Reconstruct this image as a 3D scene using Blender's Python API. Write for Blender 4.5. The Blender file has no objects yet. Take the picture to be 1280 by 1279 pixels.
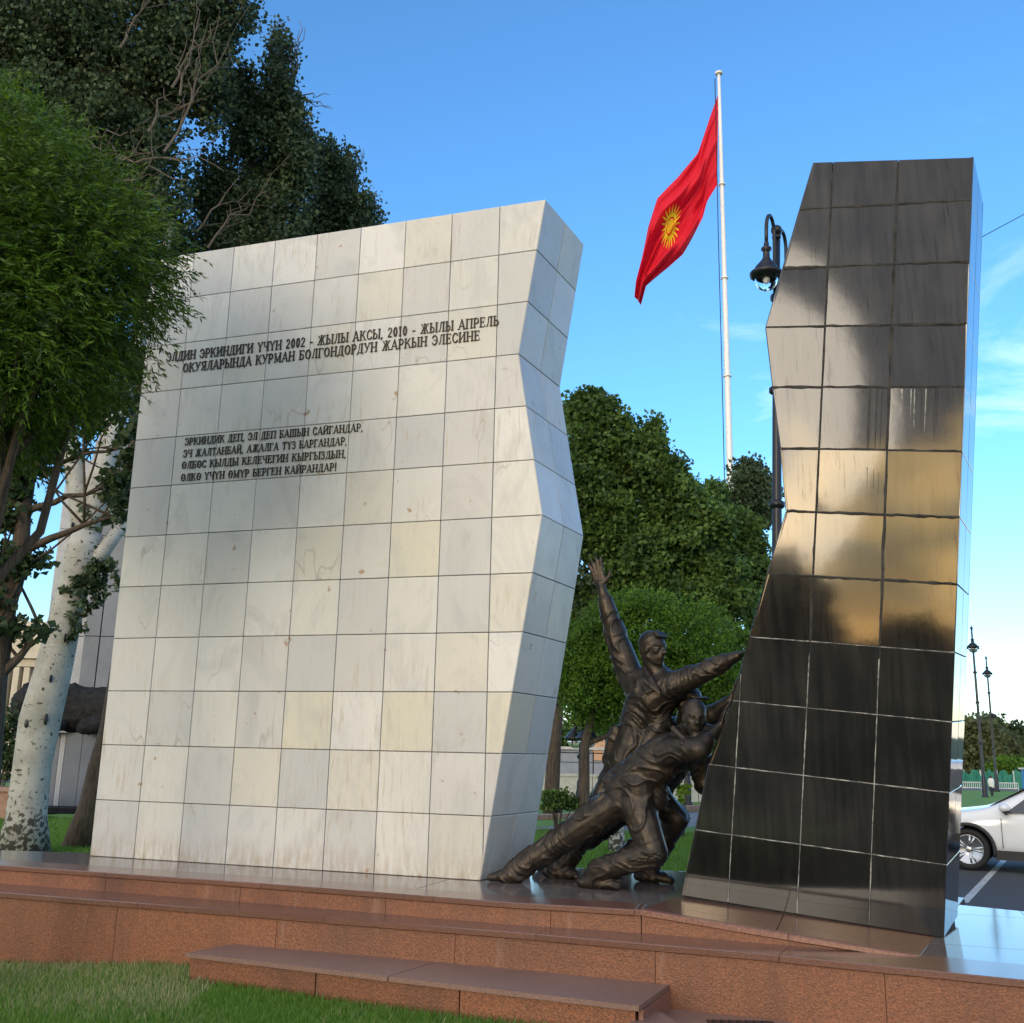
import bpy, bmesh, math, random
import numpy as np
from mathutils import Vector, Matrix, noise as mnoise
random.seed(7); np.random.seed(7)
S = bpy.context.scene
C = S.collection
# ------------------------------------------------------------------ camera
FPX, CX, CY, CZ = 1282.0, 640.0, 639.5, 1.75
PITCH, ROLL = math.radians(13.2312), math.radians(1.2603)
_F = np.array([0, math.cos(PITCH), math.sin(PITCH)]); _U = np.array([0, -math.sin(PITCH), math.cos(PITCH)]); _R = np.array([1., 0, 0])
IR = math.cos(ROLL)*_R + math.sin(ROLL)*_U; ID = math.sin(ROLL)*_R - math.cos(ROLL)*_U
O = np.array([0, 0, CZ])
cam = bpy.data.cameras.new('camera'); camo = bpy.data.objects.new('camera', cam); C.objects.link(camo)
camo.matrix_world = Matrix(((IR[0], -ID[0], -_F[0], 0), (IR[1], -ID[1], -_F[1], 0), (IR[2], -ID[2], -_F[2], CZ), (0, 0, 0, 1)))
cam.sensor_fit = 'HORIZONTAL'; cam.sensor_width = 36; cam.lens = 36*FPX/1280; cam.clip_end = 6000; cam.clip_start = .05
S.camera = camo
def ray(x, y):
    d = _F*FPX + IR*(x-CX) + ID*(y-CY); return d/np.linalg.norm(d)
def onz(x, y, z):                       # photo pixel -> point on the level z
    d = ray(x, y); return O + d*((z-CZ)/d[2])
def onpl(x, y, p, n):
    d = ray(x, y); return O + d*(np.dot(np.array(p)-O, n)/np.dot(d, n))
def at(x, y, Y):                        # photo pixel -> point at depth Y
    d = ray(x, y); return O + d*(Y/d[1])
# ------------------------------------------------------------------ world, sun, exposure
sun_dir = np.array([-0.45, -0.87, 0.0]); sun_dir /= np.linalg.norm(sun_dir)
SUN_EL = math.radians(11)
sun_vec = np.array([sun_dir[0]*math.cos(SUN_EL), sun_dir[1]*math.cos(SUN_EL), math.sin(SUN_EL)])
W = bpy.data.worlds.new('World'); S.world = W; W.use_nodes = True
nt = W.node_tree; nt.nodes.clear(); L = nt.links
def N(t, **k):
    n = nt.nodes.new(t)
    for a, b in k.items(): setattr(n, a, b)
    return n
sky = N('ShaderNodeTexSky', sky_type='NISHITA', sun_disc=False, sun_elevation=SUN_EL, sun_rotation=math.atan2(sun_dir[0], sun_dir[1]))
sky.altitude = 700; sky.air_density = 1.0; sky.dust_density = 0.45; sky.ozone_density = 2.6
tc = N('ShaderNodeTexCoord'); sep = N('ShaderNodeSeparateXYZ'); L.new(tc.outputs['Generated'], sep.inputs[0])
mp = N('ShaderNodeMapping'); mp.inputs['Scale'].default_value = (1.6, 1.6, 5.5); L.new(tc.outputs['Generated'], mp.inputs[0])
nz = N('ShaderNodeTexNoise'); nz.inputs['Scale'].default_value = 1.7; nz.inputs['Detail'].default_value = 7; nz.inputs['Roughness'].default_value = .62; nz.inputs['Distortion'].default_value = .5
L.new(mp.outputs[0], nz.inputs['Vector'])
dt = N('ShaderNodeVectorMath', operation='DOT_PRODUCT'); dt.inputs[1].default_value = tuple(sun_vec); L.new(tc.outputs['Generated'], dt.inputs[0])
sunw = N('ShaderNodeMapRange', interpolation_type='SMOOTHSTEP'); sunw.inputs[1].default_value = .78; sunw.inputs[2].default_value = 1.0; L.new(dt.outputs['Value'], sunw.inputs[0])
thr = N('ShaderNodeMapRange'); thr.inputs[1].default_value = .54; thr.inputs[2].default_value = .74; 
mp2 = N('ShaderNodeMapping'); mp2.inputs['Scale'].default_value = (3.4, 3.4, 8); L.new(tc.outputs['Generated'], mp2.inputs[0])
nz2 = N('ShaderNodeTexNoise'); nz2.inputs['Scale'].default_value = 1.5; nz2.inputs['Detail'].default_value = 5; nz2.inputs['Distortion'].default_value = .25; L.new(mp2.outputs[0], nz2.inputs['Vector'])
nmx = N('ShaderNodeMix', data_type='FLOAT'); L.new(sunw.outputs[0], nmx.inputs['Factor']); L.new(nz.outputs['Fac'], nmx.inputs['A'])
nad = N('ShaderNodeMath', operation='ADD'); L.new(nz2.outputs['Fac'], nad.inputs[0]); nad.inputs[1].default_value = .12; L.new(nad.outputs[0], nmx.inputs['B'])
L.new(nmx.outputs['Result'], thr.inputs[0])
lowf = N('ShaderNodeMapRange'); lowf.inputs[1].default_value = .55; lowf.inputs[2].default_value = .05; L.new(sep.outputs['Z'], lowf.inputs[0])
cm = N('ShaderNodeMath', operation='MULTIPLY'); L.new(thr.outputs[0], cm.inputs[0]); L.new(lowf.outputs[0], cm.inputs[1])
ccol = N('ShaderNodeMix', data_type='RGBA'); L.new(sunw.outputs[0], ccol.inputs['Factor'])
ccol.inputs['A'].default_value = (5.2, 5.8, 6.6, 1); ccol.inputs['B'].default_value = (60, 38, 13, 1)
tint = N('ShaderNodeMix', data_type='RGBA', blend_type='MULTIPLY'); tint.inputs['Factor'].default_value = 1; tint.inputs['B'].default_value = (.70, .97, 1.2, 1)
tz_ = N('ShaderNodeMapRange'); tz_.inputs[1].default_value = .0; tz_.inputs[2].default_value = .30; L.new(sep.outputs['Z'], tz_.inputs[0])
tcl = N('ShaderNodeMix', data_type='RGBA'); tcl.inputs['A'].default_value = (.92, .90, .96, 1); tcl.inputs['B'].default_value = (.62, .97, 1.19, 1); L.new(tz_.outputs[0], tcl.inputs['Factor']); L.new(tcl.outputs['Result'], tint.inputs['B'])
L.new(sky.outputs[0], tint.inputs['A'])

# a cloud bank over the western (evening) half of the sky, open along the horizon where the sun stands
hd_ = N('ShaderNodeVectorMath', operation='DOT_PRODUCT'); hd_.inputs[1].default_value = (sun_dir[0], sun_dir[1], 0); L.new(tc.outputs['Generated'], hd_.inputs[0])
wm = N('ShaderNodeMapRange', interpolation_type='SMOOTHSTEP'); wm.inputs[1].default_value = -.25; wm.inputs[2].default_value = .35; L.new(hd_.outputs['Value'], wm.inputs[0])
bz = N('ShaderNodeMath', operation='MULTIPLY_ADD'); L.new(nz2.outputs['Fac'], bz.inputs[0]); bz.inputs[1].default_value = 1.0; L.new(sep.outputs['Z'], bz.inputs[2])
bk_ = N('ShaderNodeMapRange', interpolation_type='SMOOTHSTEP'); bk_.inputs[1].default_value = .66; bk_.inputs[2].default_value = .74; L.new(bz.outputs[0], bk_.inputs[0])
bkm = N('ShaderNodeMath', operation='MULTIPLY'); L.new(bk_.outputs[0], bkm.inputs[0]); L.new(wm.outputs[0], bkm.inputs[1])
gt = N('ShaderNodeMix', data_type='RGBA', blend_type='MULTIPLY'); L.new(sunw.outputs[0], gt.inputs['Factor']); gt.inputs['B'].default_value = (.98, .76, .50, 1); L.new(tint.outputs['Result'], gt.inputs['A'])
bmix = N('ShaderNodeMix', data_type='RGBA'); L.new(bkm.outputs[0], bmix.inputs['Factor']); bmix.inputs['B'].default_value = (3.9, 4.0, 4.3, 1)
mixc = N('ShaderNodeMix', data_type='RGBA'); L.new(cm.outputs[0], mixc.inputs['Factor']); L.new(gt.outputs['Result'], mixc.inputs['A']); L.new(ccol.outputs['Result'], mixc.inputs['B'])
bg = N('ShaderNodeBackground'); bg.inputs['Strength'].default_value = .15; L.new(mixc.outputs['Result'], bmix.inputs['A']); L.new(bmix.outputs['Result'], bg.inputs['Color'])
wo = N('ShaderNodeOutputWorld'); L.new(bg.outputs[0], wo.inputs[0])
sl = bpy.data.lights.new('sun', 'SUN'); sl.energy = .5; sl.angle = math.radians(20); sl.color = (1, .87, .70)
so = bpy.data.objects.new('sun', sl); C.objects.link(so)
so.rotation_euler = Vector(tuple(sun_vec)).to_track_quat('Z', 'Y').to_euler()
S.view_settings.view_transform = 'Standard'; S.view_settings.look = 'None'; S.view_settings.gamma = 1
S.view_settings.exposure = 1.1
S.view_settings.use_curve_mapping = False
S.cycles.max_bounces = 6; S.cycles.transparent_max_bounces = 8
# ------------------------------------------------------------------ materials
M = {}
def mat(name, col, rough=.6, metal=0, noise_scale=0, noise_amt=0, col2=None, bump=0, bump_scale=40, coords='world', rand=0, spec=.5, trans=None, stretch=(1, 1, 1), coat=0):
    m = bpy.data.materials.new(name); m.use_nodes = True; t = m.node_tree; b = t.nodes['Principled BSDF']; lk = t.links
    b.inputs['Roughness'].default_value = rough; b.inputs['Metallic'].default_value = metal; b.inputs['Specular IOR Level'].default_value = spec
    b.inputs['Coat Weight'].default_value = coat
    if coords == 'world':
        g = t.nodes.new('ShaderNodeNewGeometry'); v = g.outputs['Position']
    else:
        g = t.nodes.new('ShaderNodeTexCoord'); v = g.outputs['Object']
    mpn = t.nodes.new('ShaderNodeMapping'); mpn.inputs['Scale'].default_value = stretch; lk.new(v, mpn.inputs[0]); v = mpn.outputs[0]
    out = None
    if noise_scale:
        n1 = t.nodes.new('ShaderNodeTexNoise'); n1.inputs['Scale'].default_value = noise_scale; n1.inputs['Detail'].default_value = 8; n1.inputs['Roughness'].default_value = .65; lk.new(v, n1.inputs['Vector'])
        cr = t.nodes.new('ShaderNodeMapRange'); cr.inputs[1].default_value = .5-.25/max(noise_amt, .01)*.5; cr.inputs[2].default_value = .5+.25/max(noise_amt, .01)*.5; lk.new(n1.outputs['Fac'], cr.inputs[0])
        mx = t.nodes.new('ShaderNodeMix'); mx.data_type = 'RGBA'; mx.inputs['A'].default_value = (*col, 1); mx.inputs['B'].default_value = (*(col2 or col), 1); lk.new(cr.outputs[0], mx.inputs['Factor'])
        out = mx.outputs['Result']
    else:
        rgb = t.nodes.new('ShaderNodeRGB'); rgb.outputs[0].default_value = (*col, 1); out = rgb.outputs[0]
    if rand:
        oi = t.nodes.new('ShaderNodeObjectInfo'); mr = t.nodes.new('ShaderNodeMapRange'); mr.inputs[3].default_value = 1-rand; mr.inputs[4].default_value = 1+rand*.6; lk.new(oi.outputs['Random'], mr.inputs[0])
        hs = t.nodes.new('ShaderNodeHueSaturation'); lk.new(mr.outputs[0], hs.inputs['Value']); lk.new(out, hs.inputs['Color']); out = hs.outputs[0]
    lk.new(out, b.inputs['Base Color'])
    if bump:
        nb_ = t.nodes.new('ShaderNodeTexNoise'); nb_.inputs['Scale'].default_value = bump_scale; nb_.inputs['Detail'].default_value = 4; lk.new(v, nb_.inputs['Vector'])
        bp_ = t.nodes.new('ShaderNodeBump'); bp_.inputs['Strength'].default_value = bump; bp_.inputs['Distance'].default_value = .02; lk.new(nb_.outputs['Fac'], bp_.inputs['Height']); lk.new(bp_.outputs[0], b.inputs['Normal'])
    M[name] = m; return m
def stain(m, col, amt=.6, stretch=(2.2, 2.2, .35), lo=.48, hi=.70, big=.8):
    t = m.node_tree; b = t.nodes['Principled BSDF']; lk = t.links; src = b.inputs['Base Color'].links[0].from_socket
    g = t.nodes.new('ShaderNodeNewGeometry'); q = t.nodes.new('ShaderNodeMapping'); q.inputs['Scale'].default_value = stretch; lk.new(g.outputs['Position'], q.inputs[0])
    n = t.nodes.new('ShaderNodeTexNoise'); n.inputs['Scale'].default_value = big; n.inputs['Detail'].default_value = 9; n.inputs['Roughness'].default_value = .68; lk.new(q.outputs[0], n.inputs['Vector'])
    r = t.nodes.new('ShaderNodeMapRange'); r.inputs[1].default_value = lo; r.inputs[2].default_value = hi; r.inputs[4].default_value = amt; lk.new(n.outputs['Fac'], r.inputs[0])
    x = t.nodes.new('ShaderNodeMix'); x.data_type = 'RGBA'; lk.new(src, x.inputs['A']); x.inputs['B'].default_value = (*col, 1); lk.new(r.outputs[0], x.inputs['Factor']); lk.new(x.outputs['Result'], b.inputs['Base Color'])
def nodes_of(m): return m.node_tree, m.node_tree.nodes['Principled BSDF']
def leafmat(name, c1, c2, rough=.55, trans=.35):
    m = bpy.data.materials.new(name); m.use_nodes = True; t = m.node_tree; t.nodes.clear(); lk = t.links
    a = t.nodes.new('ShaderNodeAttribute'); a.attribute_name = 'tint'
    mx = t.nodes.new('ShaderNodeMix'); mx.data_type = 'RGBA'; mx.inputs['A'].default_value = (*c1, 1); mx.inputs['B'].default_value = (*c2, 1); lk.new(a.outputs['Fac'], mx.inputs['Factor'])
    p = t.nodes.new('ShaderNodeBsdfPrincipled'); p.inputs['Roughness'].default_value = rough; p.inputs['Specular IOR Level'].default_value = .35; lk.new(mx.outputs['Result'], p.inputs['Base Color'])
    tr = t.nodes.new('ShaderNodeBsdfTranslucent'); hs = t.nodes.new('ShaderNodeHueSaturation'); hs.inputs['Value'].default_value = 1.5; hs.inputs['Hue'].default_value = .485; lk.new(mx.outputs['Result'], hs.inputs['Color']); lk.new(hs.outputs[0], tr.inputs['Color'])
    ms = t.nodes.new('ShaderNodeMixShader'); ms.inputs[0].default_value = trans; lk.new(p.outputs[0], ms.inputs[1]); lk.new(tr.outputs[0], ms.inputs[2])
    o = t.nodes.new('ShaderNodeOutputMaterial'); lk.new(ms.outputs[0], o.inputs[0]); M[name] = m; return m

# white marble: per-tile tone, grey veins, rust and lime stains
def marble():
    m = mat('white_marble', (.60, .585, .52), rough=.33, spec=.4); t, b = nodes_of(m); lk = t.links
    g = t.nodes.new('ShaderNodeNewGeometry'); oi = t.nodes.new('ShaderNodeObjectInfo')
    off = t.nodes.new('ShaderNodeVectorMath'); off.operation = 'MULTIPLY_ADD'; lk.new(oi.outputs['Random'], off.inputs[0]); off.inputs[1].default_value = (9, 7, 13); lk.new(g.outputs['Position'], off.inputs[2])
    def noise(sc, det, dist=0, vec=off.outputs[0], stretch=None, ro=.6):
        if stretch:
            q = t.nodes.new('ShaderNodeMapping'); q.inputs['Scale'].default_value = stretch; lk.new(vec, q.inputs[0]); vec = q.outputs[0]
        n = t.nodes.new('ShaderNodeTexNoise'); n.inputs['Scale'].default_value = sc; n.inputs['Detail'].default_value = det; n.inputs['Distortion'].default_value = dist; n.inputs['Roughness'].default_value = ro; lk.new(vec, n.inputs['Vector']); return n.outputs['Fac']
    def mr(v, a, b_, c=0, d=1):
        n = t.nodes.new('ShaderNodeMapRange'); n.inputs[1].default_value = a; n.inputs[2].default_value = b_; n.inputs[3].default_value = c; n.inputs[4].default_value = d; lk.new(v, n.inputs[0]); return n.outputs[0]
    def mix(f, a, b_, mode='MIX'):
        n = t.nodes.new('ShaderNodeMix'); n.data_type = 'RGBA'; n.blend_type = mode
        if isinstance(f, float): n.inputs['Factor'].default_value = f
        else: lk.new(f, n.inputs['Factor'])
        for k, v in (('A', a), ('B', b_)):
            if isinstance(v, tuple): n.inputs[k].default_value = (*v, 1)
            else: lk.new(v, n.inputs[k])
        return n.outputs['Result']
    def mul(a, b_):
        n = t.nodes.new('ShaderNodeMath'); n.operation = 'MULTIPLY'; lk.new(a, n.inputs[0])
        if isinstance(b_, float): n.inputs[1].default_value = b_
        else: lk.new(b_, n.inputs[1])
        return n.outputs[0]
    # per tile tone
    ramp = t.nodes.new('ShaderNodeValToRGB'); lk.new(oi.outputs['Random'], ramp.inputs[0]); ramp.color_ramp.interpolation = 'CONSTANT'
    els = [(0, (.60, .60, .59)), (.16, (.54, .54, .535)), (.30, (.665, .665, .655)), (.46, (.60, .585, .53)), (.56, (.50, .51, .52)), (.66, (.64, .635, .605)), (.80, (.57, .57, .565)), (.92, (.60, .58, .49))]
    e = ramp.color_ramp.elements; e[0].position = 0; e[0].color = (*els[0][1], 1); e[1].position = els[1][0]; e[1].color = (*els[1][1], 1)
    for p_, c_ in els[2:]:
        x = e.new(p_); x.color = (*c_, 1)
    c = ramp.outputs[0]
    c = mix(mr(noise(1.5, 6, 2.2, stretch=(1.2, .8, .6)), .50, .74, 0, .6), c, (.36, .37, .38))
    c = mix(mr(noise(.55, 3, vec=g.outputs['Position']), .42, .62, 0, .35), c, (.45, .46, .46))
    # thin veins: |noise-.5| small
    v = noise(.8, 3, .25, stretch=(2.2, 2.2, .7), ro=.42); ab = t.nodes.new('ShaderNodeMath'); ab.operation = 'SUBTRACT'; lk.new(v, ab.inputs[0]); ab.inputs[1].default_value = .5
    ab2 = t.nodes.new('ShaderNodeMath'); ab2.operation = 'ABSOLUTE'; lk.new(ab.outputs[0], ab2.inputs[0])
    vein = mul(mr(ab2.outputs[0], 0, .005, 1, 0), mr(noise(1.1, 2), .52, .62, 0, .6)); c = mix(vein, c, (.28, .26, .22))
    # fine crystalline grain
    c = mix(mr(noise(55, 3, vec=g.outputs['Position']), .35, .7, 0, .16), c, (.40, .40, .38))
    # rust dots and runs
    st = mul(mr(noise(6, 4, vec=g.outputs['Position'], stretch=(5, 5, .55)), .54, .72, 0, .55), mr(noise(.9, 2, vec=g.outputs['Position']), .46, .60)); c = mix(st, c, (.36, .27, .17))
    szp = t.nodes.new('ShaderNodeSeparateXYZ'); lk.new(g.outputs['Position'], szp.inputs[0])
    foot = mul(mr(szp.outputs['Z'], .98, .70), mr(noise(5, 6, vec=g.outputs['Position'], stretch=(4, 4, 1)), .38, .66, 0, .75)); c = mix(foot, c, (.30, .23, .15))
    run = mul(mr(noise(7, 5, vec=g.outputs['Position'], stretch=(6, 6, .25)), .56, .74, 0, .28), mr(noise(.5, 2, vec=g.outputs['Position']), .44, .6)); c = mix(run, c, (.36, .33, .28))
    sp = mr(noise(9, 2, vec=g.outputs['Position'], ro=.4), .74, .79, 0, .75); c = mix(sp, c, (.30, .17, .09))
    lk.new(c, b.inputs['Base Color']); lk.new(mr(noise(3, 4), .3, .7, .26, .42), b.inputs['Roughness'])
marble()
def black_granite():
    m = mat('black_granite', (.012, .012, .013), rough=.1, spec=.5); t, b = nodes_of(m); lk = t.links
    g = t.nodes.new('ShaderNodeNewGeometry'); sp = t.nodes.new('ShaderNodeSeparateXYZ'); lk.new(g.outputs['Position'], sp.inputs[0])
    q = t.nodes.new('ShaderNodeMapping'); q.inputs['Scale'].default_value = (14, 14, .5); lk.new(g.outputs['Position'], q.inputs[0])
    n1 = t.nodes.new('ShaderNodeTexNoise'); n1.inputs['Scale'].default_value = 1.4; n1.inputs['Detail'].default_value = 5; lk.new(q.outputs[0], n1.inputs['Vector'])
    n2 = t.nodes.new('ShaderNodeTexNoise'); n2.inputs['Scale'].default_value = 2.0; n2.inputs['Detail'].default_value = 6; lk.new(g.outputs['Position'], n2.inputs['Vector'])
    n3 = t.nodes.new('ShaderNodeTexNoise'); n3.inputs['Scale'].default_value = 60; n3.inputs['Detail'].default_value = 3; lk.new(g.outputs['Position'], n3.inputs['Vector'])
    # dust film grows with height (the upper stones are never wiped)
    hz = t.nodes.new('ShaderNodeMapRange'); hz.inputs[1].default_value = 2.1; hz.inputs[2].default_value = 3.6; lk.new(sp.outputs['Z'], hz.inputs[0])
    a = t.nodes.new('ShaderNodeMath'); a.operation = 'MULTIPLY'; lk.new(n1.outputs['Fac'], a.inputs[0]); lk.new(n2.outputs['Fac'], a.inputs[1])
    film = t.nodes.new('ShaderNodeMapRange'); film.inputs[1].default_value = .15; film.inputs[2].default_value = .38; lk.new(a.outputs[0], film.inputs[0])
    hz2 = t.nodes.new('ShaderNodeMapRange'); hz2.inputs[1].default_value = .6; hz2.inputs[2].default_value = 3.4; hz2.inputs[3].default_value = .30; lk.new(sp.outputs['Z'], hz2.inputs[0])
    fm = t.nodes.new('ShaderNodeMath'); fm.operation = 'MULTIPLY'; lk.new(film.outputs[0], fm.inputs[0]); lk.new(hz2.outputs[0], fm.inputs[1])
    mx = t.nodes.new('ShaderNodeMix'); mx.data_type = 'RGBA'; mx.inputs['A'].default_value = (.009, .009, .0105, 1); mx.inputs['B'].default_value = (.036, .034, .031, 1); lk.new(fm.outputs[0], mx.inputs['Factor'])
    oi = t.nodes.new('ShaderNodeObjectInfo'); mr = t.nodes.new('ShaderNodeMapRange'); mr.inputs[3].default_value = .75; mr.inputs[4].default_value = 1.3; lk.new(oi.outputs['Random'], mr.inputs[0])
    hs = t.nodes.new('ShaderNodeHueSaturation'); lk.new(mr.outputs[0], hs.inputs['Value']); lk.new(mx.outputs['Result'], hs.inputs['Color']); lk.new(hs.outputs[0], b.inputs['Base Color'])
    rr = t.nodes.new('ShaderNodeMapRange'); rr.inputs[3].default_value = .04; rr.inputs[4].default_value = .045; lk.new(hz.outputs[0], rr.inputs[0])
    ra = t.nodes.new('ShaderNodeMath'); ra.operation = 'MULTIPLY_ADD'; q5 = t.nodes.new('ShaderNodeMapping'); q5.inputs['Scale'].default_value = (26, 26, .35); lk.new(g.outputs['Position'], q5.inputs[0])
    n5 = t.nodes.new('ShaderNodeTexNoise'); n5.inputs['Scale'].default_value = 1.6; n5.inputs['Detail'].default_value = 6; n5.inputs['Roughness'].default_value = .7; lk.new(q5.outputs[0], n5.inputs['Vector'])
    n6 = t.nodes.new('ShaderNodeTexNoise'); n6.inputs['Scale'].default_value = .9; n6.inputs['Detail'].default_value = 3; lk.new(g.outputs['Position'], n6.inputs['Vector'])
    m6 = t.nodes.new('ShaderNodeMapRange'); m6.inputs[1].default_value = .42; m6.inputs[2].default_value = .62; lk.new(n6.outputs['Fac'], m6.inputs[0])
    m5 = t.nodes.new('ShaderNodeMapRange'); m5.inputs[1].default_value = .56; m5.inputs[2].default_value = .70; lk.new(n5.outputs['Fac'], m5.inputs[0])
    m7 = t.nodes.new('ShaderNodeMath'); m7.operation = 'MULTIPLY'; lk.new(m5.outputs[0], m7.inputs[0]); lk.new(m6.outputs[0], m7.inputs[1])
    m8 = t.nodes.new('ShaderNodeMath'); m8.operation = 'MULTIPLY'; lk.new(m7.outputs[0], m8.inputs[0]); lk.new(hz.outputs[0], m8.inputs[1])
    sp8 = t.nodes.new('ShaderNodeMapRange'); sp8.inputs[3].default_value = .5; sp8.inputs[4].default_value = .12; lk.new(m8.outputs[0], sp8.inputs[0]); lk.new(sp8.outputs[0], b.inputs['Specular IOR Level'])
    lk.new(n3.outputs['Fac'], ra.inputs[0]); ra.inputs[1].default_value = .035; lk.new(rr.outputs[0], ra.inputs[2]); lk.new(ra.outputs[0], b.inputs['Roughness'])
    bp_ = t.nodes.new('ShaderNodeBump'); bp_.inputs['Strength'].default_value = .05; bp_.inputs['Distance'].default_value = .01; lk.new(n2.outputs['Fac'], bp_.inputs['Height']); lk.new(bp_.outputs[0], b.inputs['Normal'])
black_granite()
mat('black_granite_clean', (.012, .0125, .014), rough=.05, noise_scale=90, noise_amt=.8, col2=(.03, .03, .032), spec=.9)
mat('red_granite_polished', (.21, .10, .075), rough=.2, noise_scale=110, noise_amt=1.1, col2=(.11, .052, .040), rand=.10, spec=.7)
mat('grey_granite_polished', (.20, .165, .155), rough=.09, noise_scale=110, noise_amt=1.1, col2=(.10, .095, .10), rand=.08, spec=.7)
mat('red_granite_face', (.275, .102, .047), rough=.42, noise_scale=65, noise_amt=1.0, col2=(.13, .047, .025), rand=.14, bump=.25, bump_scale=90)
mat('red_granite_edge', (.26, .125, .09), rough=.35, noise_scale=60, noise_amt=1.2, col2=(.14, .06, .045), rand=.08)
stain(M['red_granite_face'], (.09, .04, .025), .75, (1.6, 1.6, .5)); stain(M['red_granite_face'], (.36, .26, .20), .45, (7, 7, .5), .60, .74)
mat('step_granite', (.27, .165, .135), rough=.4, noise_scale=120, noise_amt=1.2, col2=(.17, .10, .085), rand=.06)
stain(M['step_granite'], (.12, .075, .06), .6, (1, 1, 1)); stain(M['red_granite_polished'], (.11, .06, .05), .5, (1, 1, 1)); stain(M['grey_granite_polished'], (.10, .075, .065), .6, (1, 1, 1))
mat('grout_brown', (.15, .11, .065), rough=.85, noise_scale=5, noise_amt=1.2, col2=(.06, .045, .03))
mat('grout_white', (.30, .28, .22), rough=.8, noise_scale=6, noise_amt=1, col2=(.16, .12, .08))
mat('grout_dark', (.012, .012, .012), rough=.85, noise_scale=9, noise_amt=1, col2=(.05, .045, .04))
mat('grout_pale', (.42, .41, .38), rough=.8, noise_scale=14, noise_amt=1.6, col2=(.14, .14, .13), stretch=(1, 1, 1))
mat('bronze', (.062, .048, .036), rough=.43, metal=.6, noise_scale=9, noise_amt=1.1, col2=(.026, .022, .019), bump=.15, bump_scale=60)
mat('bronze_letter', (.018, .015, .011), rough=.5, metal=.3)
mat('dark_stone', (.010, .0105, .012), rough=.75, spec=.2, noise_scale=6, noise_amt=1, col2=(.022, .023, .026), bump=.3, bump_scale=12)
mat('lamp_black', (.012, .013, .017), rough=.35, metal=.2, spec=.5)
mat('pole_white', (.78, .79, .80), rough=.4)
mat('car_white', (.80, .81, .82), rough=.12, coat=.6)
mat('car_dark', (.015, .018, .03), rough=.15, coat=.6)
mat('rubber', (.015, .015, .015), rough=.75)
mat('plastic_black', (.018, .018, .02), rough=.5)
mat('alloy', (.55, .56, .58), rough=.25, metal=.9)
mat('asphalt', (.062, .062, .066), rough=.85, noise_scale=60, noise_amt=1.2, col2=(.042, .042, .045), bump=.3, bump_scale=120)
mat('paint_white', (.55, .55, .52), rough=.6, noise_scale=20, noise_amt=1.6, col2=(.28, .28, .27))
mat('lawn_green', (.075, .19, .018), rough=.9, noise_scale=1.3, noise_amt=1.2, col2=(.13, .25, .03), bump=.6, bump_scale=60)
mat('ground_green', (.045, .085, .02), rough=.95, noise_scale=.3, noise_amt=1, col2=(.07, .09, .03))
mat('path_grey', (.17, .165, .165), rough=.7, noise_scale=3, noise_amt=1, col2=(.13, .127, .13))
mat('kerb_red', (.33, .20, .14), rough=.7, noise_scale=10, noise_amt=1, col2=(.24, .14, .10))
mat('kerb_white', (.5, .5, .5), rough=.6, noise_scale=8, noise_amt=1, col2=(.36, .37, .39))
mat('wall_white', (.55, .54, .51), rough=.8, noise_scale=4, noise_amt=1, col2=(.42, .41, .39))
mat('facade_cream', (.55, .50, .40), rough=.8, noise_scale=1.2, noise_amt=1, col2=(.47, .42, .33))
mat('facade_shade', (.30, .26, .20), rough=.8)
mat('panel_grey', (.12, .15, .20), rough=.5, noise_scale=1.2, noise_amt=1, col2=(.09, .115, .16), rand=.1, metal=0)
mat('panel_pale', (.29, .32, .37), rough=.45, noise_scale=2, noise_amt=1, col2=(.23, .255, .30), rand=.06)
mat('window_glass', (.03, .04, .05), rough=.08, spec=.8)
mat('bark_brown', (.095, .07, .05), rough=.9, noise_scale=7, noise_amt=1.4, col2=(.045, .035, .026), bump=.8, bump_scale=16, stretch=(3, 3, .6))
mat('twig', (.12, .10, .08), rough=.9)
mat('net_green', (.03, .22, .15), rough=.8, noise_scale=3, noise_amt=1, col2=(.02, .16, .11))
mat('box_blue', (.04, .22, .52), rough=.5)
mat('cloth_white', (.7, .72, .74), rough=.8)
mat('cloth_dark', (.02, .02, .03), rough=.8)
mat('skin', (.35, .2, .14), rough=.5)
mat('orange_wall', (.55, .33, .2), rough=.8)
mat('rail_white', (.6, .62, .62), rough=.5)
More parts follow.
